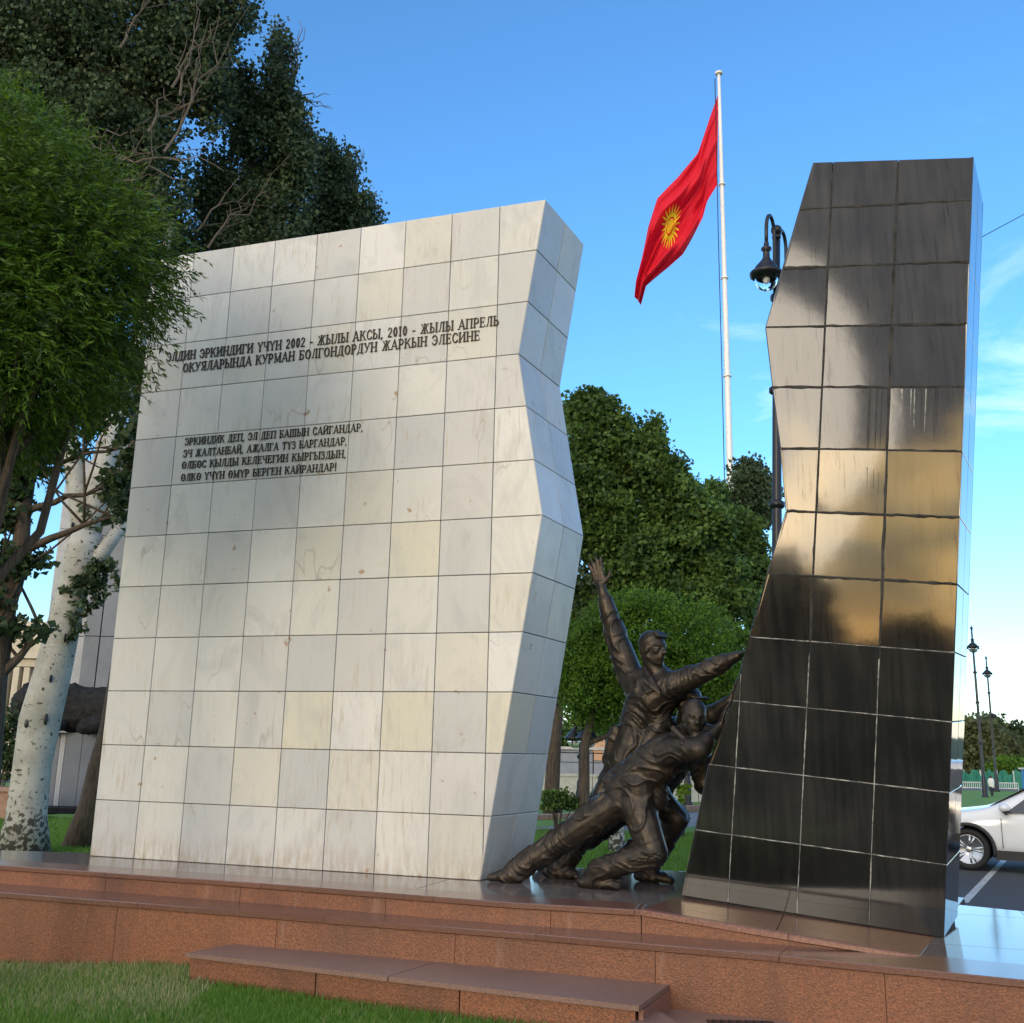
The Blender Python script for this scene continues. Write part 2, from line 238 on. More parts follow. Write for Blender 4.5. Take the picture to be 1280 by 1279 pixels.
def bark_white():
    m = mat('bark_white', (.40, .40, .37), rough=.75, noise_scale=2.5, noise_amt=1, col2=(.28, .28, .25), bump=.35, bump_scale=14); t, b = nodes_of(m); lk = t.links
    g = t.nodes.new('ShaderNodeNewGeometry'); base = b.inputs['Base Color'].links[0].from_socket
    q = t.nodes.new('ShaderNodeMapping'); q.inputs['Scale'].default_value = (1, 1, 2.6); lk.new(g.outputs['Position'], q.inputs[0])
    n = t.nodes.new('ShaderNodeTexNoise'); n.inputs['Scale'].default_value = 5.5; n.inputs['Detail'].default_value = 5; n.inputs['Distortion'].default_value = 1.2; lk.new(q.outputs[0], n.inputs['Vector'])
    r = t.nodes.new('ShaderNodeMapRange'); r.inputs[1].default_value = .655; r.inputs[2].default_value = .69; lk.new(n.outputs['Fac'], r.inputs[0])
    sp = t.nodes.new('ShaderNodeSeparateXYZ'); lk.new(g.outputs['Position'], sp.inputs[0])
    r2 = t.nodes.new('ShaderNodeMapRange'); r2.inputs[1].default_value = 1.1; r2.inputs[2].default_value = 0; lk.new(sp.outputs['Z'], r2.inputs[0])
    n4 = t.nodes.new('ShaderNodeTexNoise'); n4.inputs['Scale'].default_value = 14; n4.inputs['Detail'].default_value = 4; lk.new(g.outputs['Position'], n4.inputs['Vector'])
    m4 = t.nodes.new('ShaderNodeMath'); m4.operation = 'MULTIPLY_ADD'; lk.new(r2.outputs[0], m4.inputs[0]); m4.inputs[1].default_value = .24; lk.new(n4.outputs['Fac'], m4.inputs[2])
    r3 = t.nodes.new('ShaderNodeMapRange'); r3.inputs[1].default_value = .63; r3.inputs[2].default_value = .70; lk.new(m4.outputs[0], r3.inputs[0])
    mxx = t.nodes.new('ShaderNodeMath'); mxx.operation = 'MAXIMUM'; lk.new(r.outputs[0], mxx.inputs[0]); lk.new(r3.outputs[0], mxx.inputs[1])
    mx = t.nodes.new('ShaderNodeMix'); mx.data_type = 'RGBA'; lk.new(base, mx.inputs['A']); mx.inputs['B'].default_value = (.05, .045, .035, 1); lk.new(mxx.outputs[0], mx.inputs['Factor']); lk.new(mx.outputs['Result'], b.inputs['Base Color'])
bark_white()
leafmat('leaf_poplar', (.026, .046, .020), (.085, .13, .06), trans=.25)
leafmat('leaf_globe', (.035, .085, .010), (.13, .25, .02))
leafmat('leaf_acacia', (.010, .028, .003), (.095, .19, .010), trans=.28)
leafmat('leaf_mid', (.024, .058, .012), (.125, .215, .045))
leafmat('leaf_far', (.07, .09, .035), (.15, .17, .07))
leafmat('leaf_dark', (.028, .052, .02), (.06, .095, .035))
leafmat('leaf_bright', (.12, .22, .02), (.2, .3, .03))
leafmat('grass_blade', (.07, .17, .018), (.13, .24, .035), trans=.3)
leafmat('grass_dry', (.22, .24, .10), (.34, .34, .17), trans=.2)
gm = bpy.data.materials.new('clear_globe'); gm.use_nodes = True; _b = gm.node_tree.nodes['Principled BSDF']; _b.inputs['Transmission Weight'].default_value = 1; _b.inputs['Roughness'].default_value = .03; _b.inputs['IOR'].default_value = 1.1; _b.inputs['Base Color'].default_value = (.9, .93, .96, 1); M['clear_globe'] = gm

# ------------------------------------------------------------------ object helpers
def mesh_obj(name, verts, faces, m, parent=None, smooth=False, loc=None):
    me = bpy.data.meshes.new(name); me.from_pydata([tuple(map(float, v)) for v in verts], [], faces); me.update()
    if m: me.materials.append(M[m])
    if smooth: me.polygons.foreach_set('use_smooth', [True]*len(me.polygons))
    o = bpy.data.objects.new(name, me); C.objects.link(o)
    if parent: o.parent = parent
    if loc is not None: o.location = tuple(loc)
    return o
def tag(o, label, cat, group=None):
    o['label'] = label; o['category'] = cat
    if group: o['group'] = group
    return o
def thing(name, label, cat, loc=(0, 0, 0), rz=0, group=None):
    o = bpy.data.objects.new(name, None); C.objects.link(o); o.location = tuple(map(float, loc)); o.rotation_euler = (0, 0, rz); o.empty_display_size = .3
    return tag(o, label, cat, group)
def struct(o, kind='structure'): o['kind'] = kind; return o
class MB:
    def __init__(s): s.v = []; s.f = []
    def add(s, vs, fs):
        k = len(s.v); s.v += [tuple(map(float, v)) for v in vs]; s.f += [tuple(i+k for i in f) for f in fs]; return s
    def box(s, lo, hi):
        x0, y0, z0 = lo; x1, y1, z1 = hi
        return s.add([(x0, y0, z0), (x1, y0, z0), (x1, y1, z0), (x0, y1, z0), (x0, y0, z1), (x1, y0, z1), (x1, y1, z1), (x0, y1, z1)],
                     [(0, 3, 2, 1), (4, 5, 6, 7), (0, 1, 5, 4), (1, 2, 6, 5), (2, 3, 7, 6), (3, 0, 4, 7)])
    def prism(s, poly, off):             # poly: list of 3D points, off: extrusion vector
        n = len(poly); p = [np.array(q, float) for q in poly]; off = np.array(off, float)
        nn = np.cross(p[1]-p[0], p[2]-p[1])
        if np.dot(nn, off) > 0: p = p[::-1]
        return s.add(p+[q+off for q in p], [tuple(range(n)), tuple(range(2*n-1, n-1, -1))]+[(i, i+n, (i+1) % n+n, (i+1) % n) for i in range(n)])
    def tube(s, pts, rad, sides=8, caps=True):
        pts = [np.array(p, float) for p in pts]
        if not hasattr(rad, '__len__'): rad = [rad]*len(pts)
        k = len(s.v); up = None
        for i, p in enumerate(pts):
            d = pts[min(i+1, len(pts)-1)]-pts[max(i-1, 0)]; d = d/(np.linalg.norm(d)+1e-9)
            if up is None: up = np.array([0, 0, 1.]) if abs(d[2]) < .9 else np.array([1., 0, 0])
            a = np.cross(up, d); a /= np.linalg.norm(a)+1e-9; b = np.cross(d, a); up = np.cross(d, a) if False else b
            for j in range(sides):
                t = 2*math.pi*j/sides; s.v.append(tuple(p+rad[i]*(math.cos(t)*a+math.sin(t)*b)))
        for i in range(len(pts)-1):
            for j in range(sides):
                a0 = k+i*sides+j; a1 = k+i*sides+(j+1) % sides; s.f.append((a0, a1, a1+sides, a0+sides))
        if caps:
            s.f.append(tuple(k+j for j in range(sides))[::-1]); e = k+(len(pts)-1)*sides; s.f.append(tuple(e+j for j in range(sides)))
        return s
    def lathe(s, prof, c=(0, 0, 0), sides=16):
        k = len(s.v); c = np.array(c, float)
        for (r, z) in prof:
            for j in range(sides):
                t = 2*math.pi*j/sides; s.v.append((c[0]+r*math.cos(t), c[1]+r*math.sin(t), c[2]+z))
        for i in range(len(prof)-1):
            for j in range(sides):
                a0 = k+i*sides+j; a1 = k+i*sides+(j+1) % sides; s.f.append((a0, a1, a1+sides, a0+sides))
        s.f.append(tuple(k+j for j in range(sides))[::-1]); e = k+(len(prof)-1)*sides; s.f.append(tuple(e+j for j in range(sides))); return s
    def sphere(s, c, r, seg=12, rings=8):
        r = np.array(r if hasattr(r, '__len__') else (r, r, r), float)
        k = len(s.v); c = np.array(c, float)
        s.v.append(tuple(c+(0, 0, -r[2])))
        for i in range(1, rings):
            ph = -math.pi/2+math.pi*i/rings
            for j in range(seg):
                t = 2*math.pi*j/seg; s.v.append(tuple(c+r*np.array([math.cos(ph)*math.cos(t), math.cos(ph)*math.sin(t), math.sin(ph)])))
        s.v.append(tuple(c+(0, 0, r[2]))); top = len(s.v)-1
        for j in range(seg):
            s.f.append((k, k+1+(j+1) % seg, k+1+j))
            b = k+1+(rings-2)*seg; s.f.append((top, b+j, b+(j+1) % seg))
        for i in range(rings-2):
            for j in range(seg):
                a0 = k+1+i*seg+j; a1 = k+1+i*seg+(j+1) % seg; s.f.append((a0, a1, a1+seg, a0+seg))
        return s
    def obj(s, name, m, parent=None, smooth=False, loc=None): return mesh_obj(name, s.v, s.f, m, parent, smooth, loc)
def clip(poly, a, b, keep_ge):          # clip 2D poly by coordinate a at value b
    out = []
    for i in range(len(poly)):
        p, q = poly[i], poly[(i+1) % len(poly)]
        ip = (p[a] >= b) if keep_ge else (p[a] <= b); iq = (q[a] >= b) if keep_ge else (q[a] <= b)
        if ip: out.append(p)
        if ip != iq:
            t = (b-p[a])/(q[a]-p[a]); out.append((p[0]+(q[0]-p[0])*t, p[1]+(q[1]-p[1])*t))
    return out
def inset(poly, d):                      # inset convex 2D polygon
    n = len(poly); area = sum(poly[i][0]*poly[(i+1) % n][1]-poly[(i+1) % n][0]*poly[i][1] for i in range(n))
    if area < 0: poly = poly[::-1]
    ln = []
    for i in range(n):
        p, q = poly[i], poly[(i+1) % n]; dx, dy = q[0]-p[0], q[1]-p[1]; l = math.hypot(dx, dy)
        if l < 1e-6: continue
        nx, ny = -dy/l, dx/l; ln.append((nx, ny, nx*p[0]+ny*p[1]+d))
    out = []
    for i in range(len(ln)):
        a, b = ln[i-1], ln[i]; det = a[0]*b[1]-a[1]*b[0]
        if abs(det) < 1e-6: continue
        out.append(((a[2]*b[1]-a[1]*b[2])/det, (a[0]*b[2]-a[2]*b[0])/det))
    return out
def tile3(name, poly2, org, ex, ey, en, thick, gap, m, parent, tilt=0, base=-.004, bev=.004, pitch=0.):
    """poly2 in (ex,ey) frame; tile stands proud along en, with a small chamfer and its own tiny tilt"""
    p = inset(poly2, gap/2)
    if len(p) < 3 or (max(q[0] for q in p)-min(q[0] for q in p)) < .01: return None
    pi = inset(p, bev); n = len(p)
    if len(pi) != n: pi = p
    cx_ = sum(q[0] for q in p)/n; cy_ = sum(q[1] for q in p)/n; tx, ty = random.gauss(0, tilt), random.gauss(0, tilt)+pitch
    P = lambda q, h: org+ex*q[0]+ey*q[1]+en*h
    hh = lambda q: thick+tx*(q[0]-cx_)+ty*(q[1]-cy_)
    vs = [P(q, base) for q in p]+[P(q, hh(q)-bev*.6) for q in p]+[P(q, hh(q)) for q in pi]
    fs = [tuple(range(2*n, 3*n))]+[(i, (i+1) % n, n+(i+1) % n, n+i) for i in range(n)]+[(n+i, n+(i+1) % n, 2*n+(i+1) % n, 2*n+i) for i in range(n)]
    if np.dot(np.cross(ex, ey), en) < 0: fs = [f[::-1] for f in fs]
    c = P((cx_, cy_), 0)
    return mesh_obj(name, [v-c for v in vs], fs, m, parent, loc=c)
Z3 = np.array([0, 0, 1.])

# ------------------------------------------------------------------ ground
struct(mesh_obj('ground', [(-1500, -1500, -.20), (1500, -1500, -.20), (1500, 1500, -.20), (-1500, 1500, -.20)], [(0, 1, 2, 3)], 'ground_green'))
ZU, ZL = .70, .55
rw = np.array([.948, -.319, 0]); rw /= np.linalg.norm(rw); nw = np.array([-rw[1], rw[0], 0])
def sheet(name, pts, z, m, thick=0):
    mb = MB(); mb.prism([(p[0], p[1], z) for p in pts], (0, 0, -thick) if thick else (0, 0, -.003)); return struct(mb.obj(name, m))
def front_edge(px, z): return [onz(x, y, z)[:2] for x, y in px]
# lower and upper step edges, extended out of frame
le = front_edge([(0, 1114), (235, 1132), (640, 1163.5), (960, 1191), (1280, 1223)], ZL)
d0 = le[0]-le[1]; le = [le[0]+d0*3.0+np.array([0, .5])]+[le[0]+d0*1.2+np.array([0, .1])]+le+[le[-1]+(le[-1]-le[-2])*1.6]
ue = front_edge([(0, 1081), (320, 1103), (640, 1127.5), (802, 1137)], ZU)
d0 = ue[0]-ue[1]; ue = [ue[0]+d0*2.2+np.array([0, .3])]+ue
Bk = onz(800, 1088, ZU)[:2]                       # a point on the terrace's rear edge
ra, rb_, rc = onz(802, 1137, ZU), onz(852, 1120, ZU), onz(1150, 1195, ZL)
rn = np.cross(rb_-ra, rc-ra); rn /= np.linalg.norm(rn)
fold = (rb_-ra)[:2]; fold /= np.linalg.norm(fold)
def ramp_z(x, y): return ra[2]-(rn[0]*(x-ra[0])+rn[1]*(y-ra[1]))/rn[2]
_bl = onz(40, 1064, ZU)[:2]; bd = (Bk-_bl)/np.linalg.norm(Bk-_bl)
def hit_back(p, d, q=Bk):
    A_ = np.array([[d[0], -bd[0]], [d[1], -bd[1]]]); t = np.linalg.solve(A_, np.array(q)-np.array(p)); return np.array(p)+d*t[0]
fb = hit_back(ra[:2], fold); cb_ = hit_back(rc[:2], fold)
platform = thing('stepped_platform', 'long stepped platform of polished red granite under both monument slabs', 'platform', (0, 8.6, 0))
pin = Matrix.Translation((0, -8.6, 0))
def pobj(o): o.matrix_parent_inverse = Matrix.Translation((0, -8.6, 0)); return o
def fr(p): return (float(np.dot(p[:2], rw[:2])), float(np.dot(p[:2], nw[:2])))
def unfr(q): return rw[:2]*q[0]+nw[:2]*q[1]
def pave(poly, zf, m, sx, sy, name='paving_slab', th=.03, ox=0, oy=0, gap=.006):
    P = [fr(p) for p in poly]; x0 = min(p[0] for p in P); x1 = max(p[0] for p in P); y0 = min(p[1] for p in P); y1 = max(p[1] for p in P)
    x = math.floor((x0-ox)/sx)*sx+ox
    while x < x1:
        y = math.floor((y0-oy)/sy)*sy+oy
        while y < y1:
            c = P
            for a, b, g in ((0, x, True), (0, x+sx, False), (1, y, True), (1, y+sy, False)):
                if len(c) > 2: c = clip(c, a, b, g)
            if len(c) > 2:
                c2 = inset(c, gap/2)
                ok = len(c2) > 2 and all(x-.01 <= q[0] <= x+sx+.01 and y-.01 <= q[1] <= y+sy+.01 for q in c2)
                if ok:
                    tz = random.uniform(-.0006, .0006); pp = [unfr(q) for q in c2]
                    MB_ = MB().prism([(p[0], p[1], zf(p[0], p[1])+tz) for p in pp], (0, 0, -th)); pobj(MB_.obj(name, m, platform))
            y += sy
        x += sx
LL = _bl-bd*(fr(_bl)[0]-fr(ue[0])[0]-.3)
# cores (dark joints show between the stones)
upoly = [*ue, fb, LL]
rpoly = [ra[:2], rc[:2], cb_, fb]
MBc = MB().prism([(p[0], p[1], ZU-.010) for p in upoly], (0, 0, -.9)); pobj(MBc.obj('upper_core', 'grout_dark', platform))
MBc = MB().prism([(p[0], p[1], ramp_z(*p)-.010-(.0 if i in (0, 3) else .012)) for i, p in enumerate(rpoly)], (0, 0, -.9)); pobj(MBc.obj('ramp_core', 'grout_dark', platform))
fl1, fl2 = onz(1201, 1131, ZL)[:2], onz(1280, 1139, ZL)[:2]
lback = [fl2+(fl2-fl1)*6, fl1, hit_back(rc[:2], fold)+fold*.0]
lpoly = [*le, fl2+(fl2-fl1)*6+np.array([1.5, -1.0]), lback[0], fl1-(fl2-fl1)*.8, unfr((fr(fl1)[0]-1.2, fr(Bk)[1]-.05)), unfr((fr(le[0])[0], fr(Bk)[1]-.05))]
MBc = MB().prism([(p[0], p[1], ZL-.045) for p in lpoly], (0, 0, -.75)); pobj(MBc.obj('lower_core', 'grout_dark', platform))
pave(upoly, lambda x, y: ZU, 'grey_granite_polished', 1.2, .6, ox=.25, oy=.1)
pave(rpoly, lambda x, y: ramp_z(x, y)+.001, 'red_granite_polished', 1.0, .6, ox=.4)
# lower floor right of the ramp
rr = [rc[:2], le[-2]+(rc[:2]-le[-2])*0, le[-1], lpoly[len(le)], lback[0], fl1-(fl2-fl1)*.8, cb_]
rr = [p for p in rr]
pave([rc[:2]-(0.03, 0), le[-2]+np.array([-.35, .40]), le[-1]+np.array([0, .33]), lpoly[len(le)]+np.array([0, .3]), lback[0], fl1-(fl2-fl1)*.8, cb_-(0.03, 0)], lambda x, y: ZL-.002, 'grey_granite_polished', 1.1, .8, ox=.1)
def along(poly, step, first=0):           # split a polyline into runs of given length, returns list of point lists
    runs = []; cur = [np.array(poly[0])]; left = first or step
    for i in range(len(poly)-1):
        p, q = np.array(poly[i]), np.array(poly[i+1]); l = np.linalg.norm(q-p); d = (q-p)/l; s = 0
        while l-s > left:
            s += left; pt = p+d*s; cur.append(pt); runs.append(cur); cur = [pt]; left = step
        left -= l-s; cur.append(q)
    runs.append(cur); return runs
def off_poly(pts, d):                     # shift a polyline away from the camera side by d (normal approx.)
    out = []
    for i, p in enumerate(pts):
        t = pts[min(i+1, len(pts)-1)]-pts[max(i-1, 0)]; t = t/np.linalg.norm(t); n = np.array([-t[1], t[0]])
        out.append(p+n*d)
    return out
def shrink(run, g):
    r = [np.array(p) for p in run]; t = r[1]-r[0]; r[0] = r[0]+t/np.linalg.norm(t)*g; t = r[-2]-r[-1]; r[-1] = r[-1]+t/np.linalg.norm(t)*g; return r
def strip(run, d0, d1, z0, z1, name, m):  # band between offsets d0 (front) and d1 (back), heights z0..z1 (z may be callable)
    run = shrink(run, .002); f = off_poly(run, d0); b = off_poly(run, d1); mb = MB()
    Z = lambda z, p: z(*p) if callable(z) else z
    n = len(run); v = []
    for i in range(n): v += [(*f[i], Z(z0, run[i])), (*f[i], Z(z1, run[i])-.006), (*off_poly(run, d0+.006)[i], Z(z1, run[i])), (*b[i], Z(z1, run[i])), (*b[i], Z(z0, run[i]))]
    fs = []
    for i in range(n-1):
        a, c = 5*i, 5*(i+1)
        for k in range(5): fs.append((a+k, c+k, c+(k+1) % 5, a+(k+1) % 5)[::-1])
    fs.append((0, 1, 2, 3, 4)[::-1]); fs.append(tuple(5*(n-1)+k for k in range(5)))
    o = mesh_obj(name, v, fs, m, platform); return pobj(o)
for r in along(le, 1.62, .5): strip(r, -.048, .46, ZL-.04, ZL, 'coping_slab', 'red_granite_polished')
for r in along(le, 1.42, 1.1): strip(r, -.026, .003, -.12, ZL-.043, 'cladding_panel', 'red_granite_face')
uf = ue[:-1]+[ue[-1]]
for r in along(uf, 1.5, .9): strip(r, -.042, .30, ZU-.035, ZU+.002, 'coping_slab', 'red_granite_polished')
for r in along(uf, 1.3, .4): strip(r, -.024, .003, ZL-.01, ZU-.038, 'riser_panel', 'red_granite_face')
rfe = [ra[:2], (ra[:2]+rc[:2])/2, ra[:2]+(rc[:2]-ra[:2])*.985]
for r in along(rfe, 1.2, 1.0): strip(r, -.042, .04, lambda x, y: max(ramp_z(x, y)-.032, ZL-.02), lambda x, y: ramp_z(x, y)+.004, 'ramp_edge', 'red_granite_edge')
strip([ra[:2]+(rc[:2]-ra[:2])*.003, ra[:2]+(rc[:2]-ra[:2])*.75], -.024, .003, ZL-.01, lambda x, y: ramp_z(x, y)-.034, 'riser_panel', 'red_granite_face')
# low entry step in front of the platform wall
s1, s2 = onz(325, 1174, .31)[:2], onz(835, 1222, .30)[:2]; s3, s4 = onz(782, 1258, .30)[:2], onz(232, 1191, .31)[:2]
step = thing('granite_step', 'low wide red granite step laid on the lawn against the platform', 'step', (*((s3+s4)/2), 0))
bl = step.location
def sobj(o): o.matrix_parent_inverse = Matrix.Translation(-bl); return o
def lerp(a, b, t): return a+(b-a)*t
for t0, t1 in ((0, .505), (.5075, 1.025)):
    pl = [lerp(s4, s3, t0), lerp(s4, s3, t1), lerp(s1, s2, t1), lerp(s1, s2, t0)]
    sobj(MB().prism([(p[0], p[1], .31) for p in pl], (0, 0, -.03)).obj('tread_slab', 'step_granite', step))
u_ = (s3-s4)/np.linalg.norm(s3-s4); v_ = np.array([-u_[1], u_[0]])
for t0, t1 in ((0.008, .33), (.333, .66), (.663, 1.015)):
    p, q = lerp(s4, s3, t0)+v_*.03, lerp(s4, s3, t1)+v_*.03
    sobj(MB().prism([(p[0], p[1], .277), (q[0], q[1], .277), (*(q+v_*.03), .277), (*(p+v_*.03), .277)], (0, 0, -.35)).obj('riser_panel', 'red_granite_face', step))
e1, e2 = s3+v_*.065+u_*.09, s2-v_*.02+u_*.09
sobj(MB().prism([(*e1, .277), (*e2, .277), (*(e2-u_*.03), .277), (*(e1-u_*.03), .277)], (0, 0, -.35)).obj('riser_panel', 'red_granite_edge', step))
# lower landing at the right and the small block before the step
def wall_at(px, py, z): return onz(px, py, z)[:2]
lz = .165
lp = [onz(792, 1252, lz)[:2]+v_*.3, onz(778, 1279, lz)[:2]-np.array([0, 1.2]), np.array([6.5, 2.2]), np.array([6.5, 5.4]), *[p+np.array([0, .06]) for p in le[::-1] if -0.2 < p[0] < 6]]
land = struct(MB().prism([(*p, lz) for p in lp], (0, 0, -.4)).obj('pavement', 'step_granite'))
b1, b2, b3, b4 = onz(778, 1279, .22)[:2], onz(828, 1267, .22)[:2], onz(812, 1263, .22)[:2], onz(800, 1263, .22)[:2]
bk = MB().prism([(*(b1+np.array([.0, -.25])), .22), (*(b2+np.array([.06, -.22])), .22), (*(b2+np.array([.0, .03])), .22), (*(b4+np.array([.03, .04])), .22), (*(b4-np.array([.04, .0])), .22)], (0, 0, -.3)).obj('kerb_block', 'step_granite')
tag(bk, 'small granite kerb block at the end of the low step beside the landing', 'block')
g1 = onz(890, 1277, lz+.004)
gr = thing('floor_grate', 'dark metal floor grate set in the paving before the platform', 'grate', g1)
for i in range(7): MB().box((i*.05, -.26, 0), (i*.05+.025, 0, .012)).obj('bar', 'plastic_black', gr)
MB().box((-.03, -.30, -.005), (.38, .02, .006)).obj('frame', 'lamp_black', gr)
# lawn in front (mounded) with blades
def lawn_z(x, y):
    t = min(1, max(0, (x+4.6)/2.6)); t = t*t*(3-2*t)
    return .01+.10*t+.02*math.sin(x*1.7+y)*math.sin(y*1.3)
nx, ny = 60, 60; vs = []; fs = []
for j in range(ny+1):
    for i in range(nx+1):
        x = -9+9.45*i/nx; y = 2+10.5*j/ny; vs.append((x, y, lawn_z(x, y)))
for j in range(ny):
    for i in range(nx): a = j*(nx+1)+i; fs.append((a, a+1, a+nx+2, a+nx+1))
lawn = struct(mesh_obj('lawn', vs, fs, 'lawn_green', smooth=True))
def below_wall(x, y):                      # in front of platform wall?
    for i in range(len(le)-1):
        if le[i][0] <= x <= le[i+1][0]:
            t = (x-le[i][0])/(le[i+1][0]-le[i][0]); return y < le[i][1]+(le[i+1][1]-le[i][1])*t-.02
    return False
def in_step(x, y):
    q = np.array([x, y])-s4; a = np.dot(q, u_); b = np.dot(q, v_); return -.03 < a < np.linalg.norm(s3-s4)-.02 and b > .02
def blades(name, pts, h, w, m, rng, extra=None):
    n = len(pts); pts = np.array(pts); ang = rng.uniform(0, 2*math.pi, n); hh = h*rng.uniform(.45, 1.25, n); ww = w*rng.uniform(.7, 1.3, n); lean = rng.uniform(0, .8, n)*hh; la = rng.uniform(0, 2*math.pi, n)
    v = np.zeros((n, 3, 3)); dx = np.stack([np.cos(ang)*ww, np.sin(ang)*ww, np.zeros(n)], 1)
    v[:, 0] = pts-dx; v[:, 1] = pts+dx; v[:, 2] = pts+np.stack([np.cos(la)*lean, np.sin(la)*lean, hh], 1)
    me = bpy.data.meshes.new(name); me.vertices.add(3*n); me.vertices.foreach_set('co', v.reshape(-1)); me.loops.add(3*n); me.loops.foreach_set('vertex_index', np.arange(3*n, dtype=np.int32))
    me.polygons.add(n); me.polygons.foreach_set('loop_start', np.arange(0, 3*n, 3, dtype=np.int32)); me.polygons.foreach_set('loop_total', np.full(n, 3, np.int32)); me.update(calc_edges=True)
    at_ = me.attributes.new('tint', 'FLOAT', 'POINT'); at_.data.foreach_set('value', np.repeat(rng.uniform(0, 1, n), 3).astype(np.float32)); me.materials.append(M[m])
    o = bpy.data.objects.new(name, me); C.objects.link(o); return o
rng = np.random.default_rng(3)
pg, pd = [], []
while len(pg) < 120000:
    y = 3.4+6.0*rng.random()**1.1; x = rng.uniform(-.56, .22)*y-.2
    if x > .55 or not below_wall(x, y) or in_step(x, y): continue
    dry = mnoise.noise(Vector((x*.7, y*.9, 3)))
    dd = 0
    if x < -2.0 and y > 6.6: dd = .85*min(1, (y-6.6)/.8)*(0.6+dry)
    elif dry > .2: dd = .15
    if x > -1.1 and x < .6 and y > 5.2 and rng.random() < .12: dd = .5
    (pd if rng.random() < dd else pg).append((x, y, lawn_z(x, y)))
g_ = blades('grass', pg, .05, .0035, 'grass_blade', rng); g_['kind'] = 'stuff'
if pd: g_ = blades('dry_grass', pd, .05, .0035, 'grass_dry', rng); g_['kind'] = 'stuff'

pb_ = []
while len(pb_) < 60000:
    if rng.random() < .62: y = rng.uniform(10.2, 25.5); x = y*rng.uniform(.02, .205)
    else: y = rng.uniform(11.3, 26); x = y*rng.uniform(-.50, -.36)
    pb_.append((x, y, -.03))
g_ = blades('grass', pb_, .075, .010, 'grass_blade', rng); g_['kind'] = 'stuff'

# ------------------------------------------------------------------ white marble slab
WA = onz(112, 1070, ZU); WR = rw; WN = nw
wdep = WN*.97+WR*.13
RH = .5204
white = thing('white_marble_slab', 'tall white marble slab with bronze inscription and kinked right edge', 'monument', WA+WR*2, math.atan2(rw[1], rw[0]))
bpy.context.view_layer.update()
def keep(o, parent):                       # parent without moving
    o.parent = parent; o.matrix_parent_inverse = parent.matrix_world.inverted(); return o
def wkeep(o):
    if o: o.matrix_parent_inverse = white.matrix_world.inverted()
    return o
prof = [(3.986, 0), (4.484, 3.113), (4.226, 4.678), (4.469, 6.245)]
def pr_x(pf, z):
    for (a, za), (b, zb) in zip(pf, pf[1:]):
        if z <= zb+1e-9: return a+(b-a)*(z-za)/(zb-za)
    return pf[-1][0]
HW = 6.245
core = [(0.02, -.3), (prof[0][0]-.02, -.3)]+[(x-.02, z-(.012 if z > 6 else 0)) for x, z in prof]+[(0.02, HW-.012)]
wkeep(MB().prism([WA+WR*x+Z3*z+WN*.02 for x, z in core], wdep-WN*.04).obj('core', 'grout_brown', white))
for r in range(12):
    z0, z1 = r*RH, (r+1)*RH
    row = [(0, z0), (pr_x(prof, z0), z0), (pr_x(prof, z1), z1), (0, z1)]
    for c in range(9):
        q = clip(clip(row, 0, c*.5+.004, True), 0, (c+1)*.5+.004, False) if c else clip(row, 0, .504, False)
        if len(q) > 2:
            wkeep(tile3('tile', q, WA+WN*.0, WR, Z3, -WN, .0, .007, 'white_marble', white, tilt=.0016, base=-.022))
    # right hand end: two tiles deep per course
    p0 = WA+WR*pr_x(prof, z0)+Z3*z0; p1 = WA+WR*pr_x(prof, z1)+Z3*z1
    ey = (p1-p0); h = np.linalg.norm(ey); ey = ey/h; ex = wdep/np.linalg.norm(wdep); w = np.linalg.norm(wdep); en = np.cross(ex, ey); en /= np.linalg.norm(en)
    if np.dot(en, WR) < 0: en = -en
    for c in range(2): wkeep(tile3('tile', [(c*w/2, 0), ((c+1)*w/2, 0), ((c+1)*w/2, h), (c*w/2, h)], p0, ex, ey, en, .0, .007, 'white_marble', white, tilt=.001, base=-.02))
    for c in range(2): wkeep(tile3('tile', [(c*w/2, z0), ((c+1)*w/2, z0), ((c+1)*w/2, z1), (c*w/2, z1)], WA, ex, Z3, -WR, .0, .007, 'white_marble', white, tilt=.001, base=-.02))
    row2 = row
    for c in range(9):
        q = clip(clip(row2, 0, c*.5, True), 0, (c+1)*.5, False)
        if len(q) > 2: wkeep(tile3('tile', q, WA+wdep, WR, Z3, WN, .0, .007, 'white_marble', white, base=-.02))
for c in range(9):
    for k in range(2): wkeep(tile3('tile', [(c*.5, k*w/2), (min(c*.5+.5, 4.469), k*w/2), (min(c*.5+.5, 4.469), (k+1)*w/2), (c*.5, (k+1)*w/2)], WA+Z3*HW, WR, wdep/w, Z3, 0, .007, 'white_marble', white, base=-.02))

# ------------------------------------------------------------------ inscription: serif glyphs drawn from stems
# each glyph: list of polylines on a 0..w by 0..1 box; stems thick, cross strokes thin, serifs at stem ends marked by S
def arc(cx, cy, rx, ry, a0, a1, n=10): return [(cx+rx*math.cos(math.radians(a0+(a1-a0)*i/n)), cy+ry*math.sin(math.radians(a0+(a1-a0)*i/n))) for i in range(n+1)]
TH, TN = .165, .06
G = {}
def g(ch, w, *st): G[ch] = (w, st)
V = lambda x, y0=0, y1=1: ('v', x, y0, y1)             # stem with serifs
g('А', .82, ('l', [(.06, 0), (.40, 1)], TN), ('l', [(.40, 1), (.72, 0)], TH), ('l', [(.17, .32), (.58, .32)], TN), ('s', .06, 0), ('s', .72, 0))
g('Б', .70, V(.14), ('l', [(.14, .97), (.62, .97), (.62, .78)], TN), ('l', [(.14, .55)]+arc(.36, .29, .22, .26, 90, -90)+[(.14, .03)], .12))
